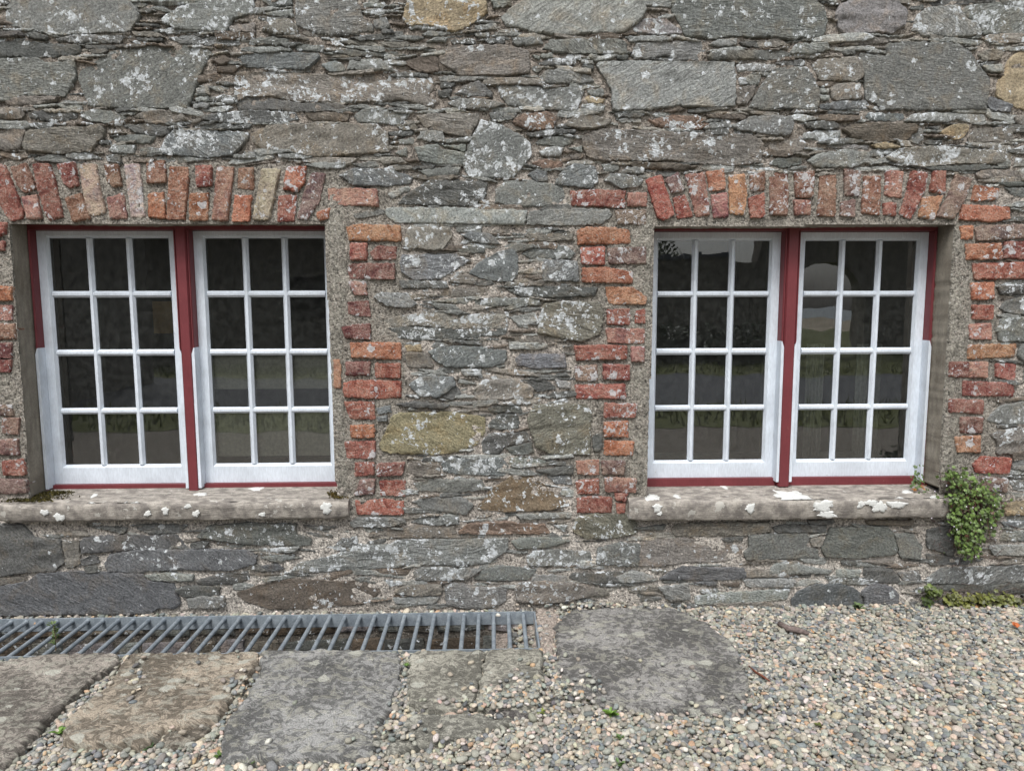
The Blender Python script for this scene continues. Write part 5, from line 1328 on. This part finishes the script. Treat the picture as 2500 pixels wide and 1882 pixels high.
for cx, cy_, sx, sy_, n, yl in [(180,785,50,35,40,.3),(290,830,60,35,60,.8),(360,840,60,40,60,1),(430,825,50,35,50,1),(500,825,60,30,40,.7),(580,820,60,30,40,.8),(650,835,50,25,26,.8),(150,840,25,30,14,.1),(390,890,60,14,20,1.6),(740,830,60,25,30,.8),(840,820,60,30,30,.5)]:
    for _ in range(int(n*1.5)):
        x, y = rg.normal(cx, sx*.5), rg.normal(cy_, sy_*.5); p = wp(*zpx(x, y), -rg.uniform(.015, .07)); p[2] = max(p[2], .006)
        t = (np.array([.09, .15, .03])*(1-min(yl, 1)*.6)+np.array([.26, .23, .05])*min(yl, 1)*.6)*rg.uniform(.25, .95)
        if yl > 1.2: t = np.array([.36, .20, .09])*rg.uniform(.5, 1.2)
        leaf_fan(m, p, (rg.normal(0, .5), -.7, .8), rg.uniform(.006, .014), t, rg)
for _ in range(260):
    x, y = rg.uniform(140, 900), rg.uniform(768, 900); p = wp(*zpx(x, y), -rg.uniform(.01, .05)); p[2] = max(p[2], .004); q = p+np.array([rg.normal(0, .05), rg.normal(0, .012), rg.normal(0, .014)]); stm.tube([p, (p+q)/2+rg.normal(0, .006, 3), q], .0009, 4, (*(np.array([.075, .05, .04])*rg.uniform(.5, 1.5)), 1))
m.build('foliage', M_LEAF, T); stm.build('stems', M_LEAF, T)
def weed(u, v_, z, n, L, W, tint, lab, name='weed', lift=.5, stalk=0.0):
    p = gp(u, v_, z); T = empty(name, p); tag(T, lab, 'weed'); m = MB(); tiers = max(1, int(stalk/.012))
    if stalk: s = MB().tube([p, p+np.array([.004, 0, stalk*.5]), p+np.array([-.003, 0, stalk])], [.0022, .0018, .001], 6, (.14, .10, .05, 1)); s.build('stem', M_LEAF, T)
    for i in range(n):
        a = rg.uniform(0, 6.28); lf = rg.uniform(.15, 1)*lift; h = stalk*rg.uniform(.15, 1) if stalk else rg.uniform(.001, .006)
        leaf_blade(m, p+np.array([rg.normal(0, .003), rg.normal(0, .003), h]), (math.cos(a), math.sin(a), lf), (0, 0, 1), L*.8*rg.uniform(.6, 1.15), W*.8*rg.uniform(.7, 1.15), np.array(tint)*.8*rg.uniform(.7, 1.3))
    m.build('foliage', M_LEAF, T, smooth=False)
weed(136, 1588, -.005, 38, .030, .007, (.12, .17, .06), 'tall thin weed growing up through the grate bars', lift=.9, stalk=.115)
weed(142, 1790, .004, 11, .034, .011, (.13, .24, .04), 'bright green rosette weed between the two left flagstones', lift=.6)
weed(612, 1628, .010, 14, .022, .005, (.13, .13, .05), 'brownish small weed in the gap beside dark flagstone top corner', lift=.9)
weed(536, 1848, .006, 12, .024, .006, (.11, .19, .04), 'small weed at the lower left corner of the dark flagstone', lift=.8)
weed(618, 1860, .006, 16, .030, .010, (.13, .24, .05), 'leafy weed under the front edge of the dark flagstone', lift=.6)
weed(992, 1628, .008, 12, .022, .006, (.10, .18, .04), 'tiny weed by the right upper corner of the dark flagstone', lift=.7)
weed(1437, 1712, .010, 12, .020, .005, (.12, .12, .05), 'dull weed at the left edge of the oval flagstone', lift=1.2)
weed(1490, 1746, .008, 18, .034, .008, (.17, .30, .05), 'vivid green tuft in gravel below the oval flagstone', lift=1.0)
weed(1512, 1802, .010, 9, .020, .006, (.10, .17, .05), 'small weed sprig in the open gravel below the vivid tuft', lift=.7)
weed(1515, 1866, .010, 12, .022, .007, (.10, .17, .05), 'small weed at the bottom edge of the gravel', lift=.7)
weed(1322, 1742, .010, 9, .022, .006, (.17, .20, .04), 'yellow green seedling beside the thin dark stone sliver', lift=.6)
weed(2094, 1483, .006, 22, .040, .012, (.12, .17, .07), 'grey green rosette weed at the wall foot under right window', lift=.7)
weed(1640, 1472, .006, 9, .022, .007, (.11, .20, .04), 'small weed at the wall foot above the oval flagstone', lift=.6)
weed(362, 1826, .006, 10, .020, .007, (.10, .17, .07), 'small dark weed under the chipped corner of brown flagstone', lift=.4)
weed(2000, 1772, .010, 9, .016, .006, (.13, .15, .04), 'mossy tuft in the open gravel at right', lift=.6)
# moss on the sills
def moss(pts, n, lab, cols):
    T = MB(); ps = []
    for _ in range(n):
        i = rg.integers(0, len(pts)); x, y, s = pts[i]; u, v_ = rg.normal(x, s), rg.normal(y, s*.32)
        z = ZS[0]+.010; p = gp(u, v_, z)
        if p[1] > .10 or p[1] < -.05: continue
        p[2] += .05*max(0, p[1]); h = rg.uniform(.004, .013); t = np.array(cols[rg.integers(0, len(cols))])*rg.uniform(.6, 1.4); ps.append(p)
        for k in range(3): leaf_blade(T, p, (rg.normal(), rg.normal(), 1.4), (rg.normal(), rg.normal(), .2), h, .0022, t)
    o = T.build('moss', M_MOSS); tag(o, lab, 'moss', kind='stuff')
moss([(60, 1222, 22), (100, 1212, 20), (140, 1203, 20), (30, 1232, 14), (85, 1230, 18), (165, 1198, 12)], 1500, 'dark green and brown moss on the left end of left sill', [(.06, .055, .02), (.10, .085, .03), (.045, .04, .02)])
moss([(826, 1214, 10), (835, 1222, 8), (815, 1208, 9)], 220, 'small moss tuft at the right end of left sill', [(.10, .08, .03), (.15, .10, .03), (.07, .06, .03)])
# twigs and fallen leaves
o = MB().tube([gp(1903, 1522, .018), gp(1925, 1534, .022), gp(1948, 1538, .020), gp(1975, 1546, .016)], [.011, .013, .012, .008], 9).build('twig', simple('barked_twig', (.16, .125, .115), .95, .45, 90, .9), smooth=True); tag(o, 'short thick lichen crusted twig lying on the gravel', 'twig')
o = MB().tube([gp(1828, 1625, .016), gp(1845, 1640, .016), gp(1862, 1650, .018), gp(1880, 1662, .014)], [.002, .004, .0045, .002], 6).build('twig', simple('red_twig', (.14, .05, .03), .8, .35, 90, .5), smooth=True); tag(o, 'thin reddish brown twig beside the oval flagstone', 'twig')
def dead_leaf(u, v_, z, s, tint, lab):
    p = gp(u, v_, z); m = MB(); leaf_blade(m, p, (rg.normal(), rg.normal(), .3), (0, 0, 1), s, s*.4, tint); leaf_blade(m, p, (rg.normal(), rg.normal(), .5), (.4, 0, .8), s*.8, s*.35, tint); tag(m.build('dead_leaf', M_LEAF), lab, 'leaf')
dead_leaf(2484, 1532, .018, .035, (.42, .12, .04), 'orange dead leaf on the gravel at right edge')
dead_leaf(1982, 1540, .02, .018, (.5, .28, .14), 'small tan leaf at the end of the thick twig')
p0 = wp(2238, 1192, .03)
m = MB()
for _ in range(9): leaf_blade(m, p0+rg.normal(0, .012, 3)*np.array([1, .6, .5]), (rg.normal(), -.6, rg.normal(.2, .5)), (0, -.3, 1), .025, .006, np.array([.40, .17, .05])*rg.uniform(.6, 1.2))
tag(m.build('dead_leaf', M_LEAF), 'curled orange dead leaves in the corner of the right sill', 'leaf')
m = MB(); T = empty('sill_sprig', wp(2240, 1180, .02))
for _ in range(46): leaf_fan(m, wp(rg.normal(2240, 9), rg.normal(1172, 12), rg.uniform(-.01, .05)), (rg.normal(0, .5), -1, .5), rg.uniform(.004, .009), np.array([.08, .13, .04])*rg.uniform(.6, 1.3), rg)
for _ in range(14): leaf_fan(m, wp(rg.uniform(2255, 2300), rg.normal(1204, 6), rg.uniform(-.01, .03)), (rg.normal(0, .5), -1, .5), rg.uniform(.004, .008), np.array([.07, .10, .035])*rg.uniform(.6, 1.3), rg)
m.build('foliage', M_LEAF, T); tag(T, 'small green sprig in the lower right corner of right window', 'plant')
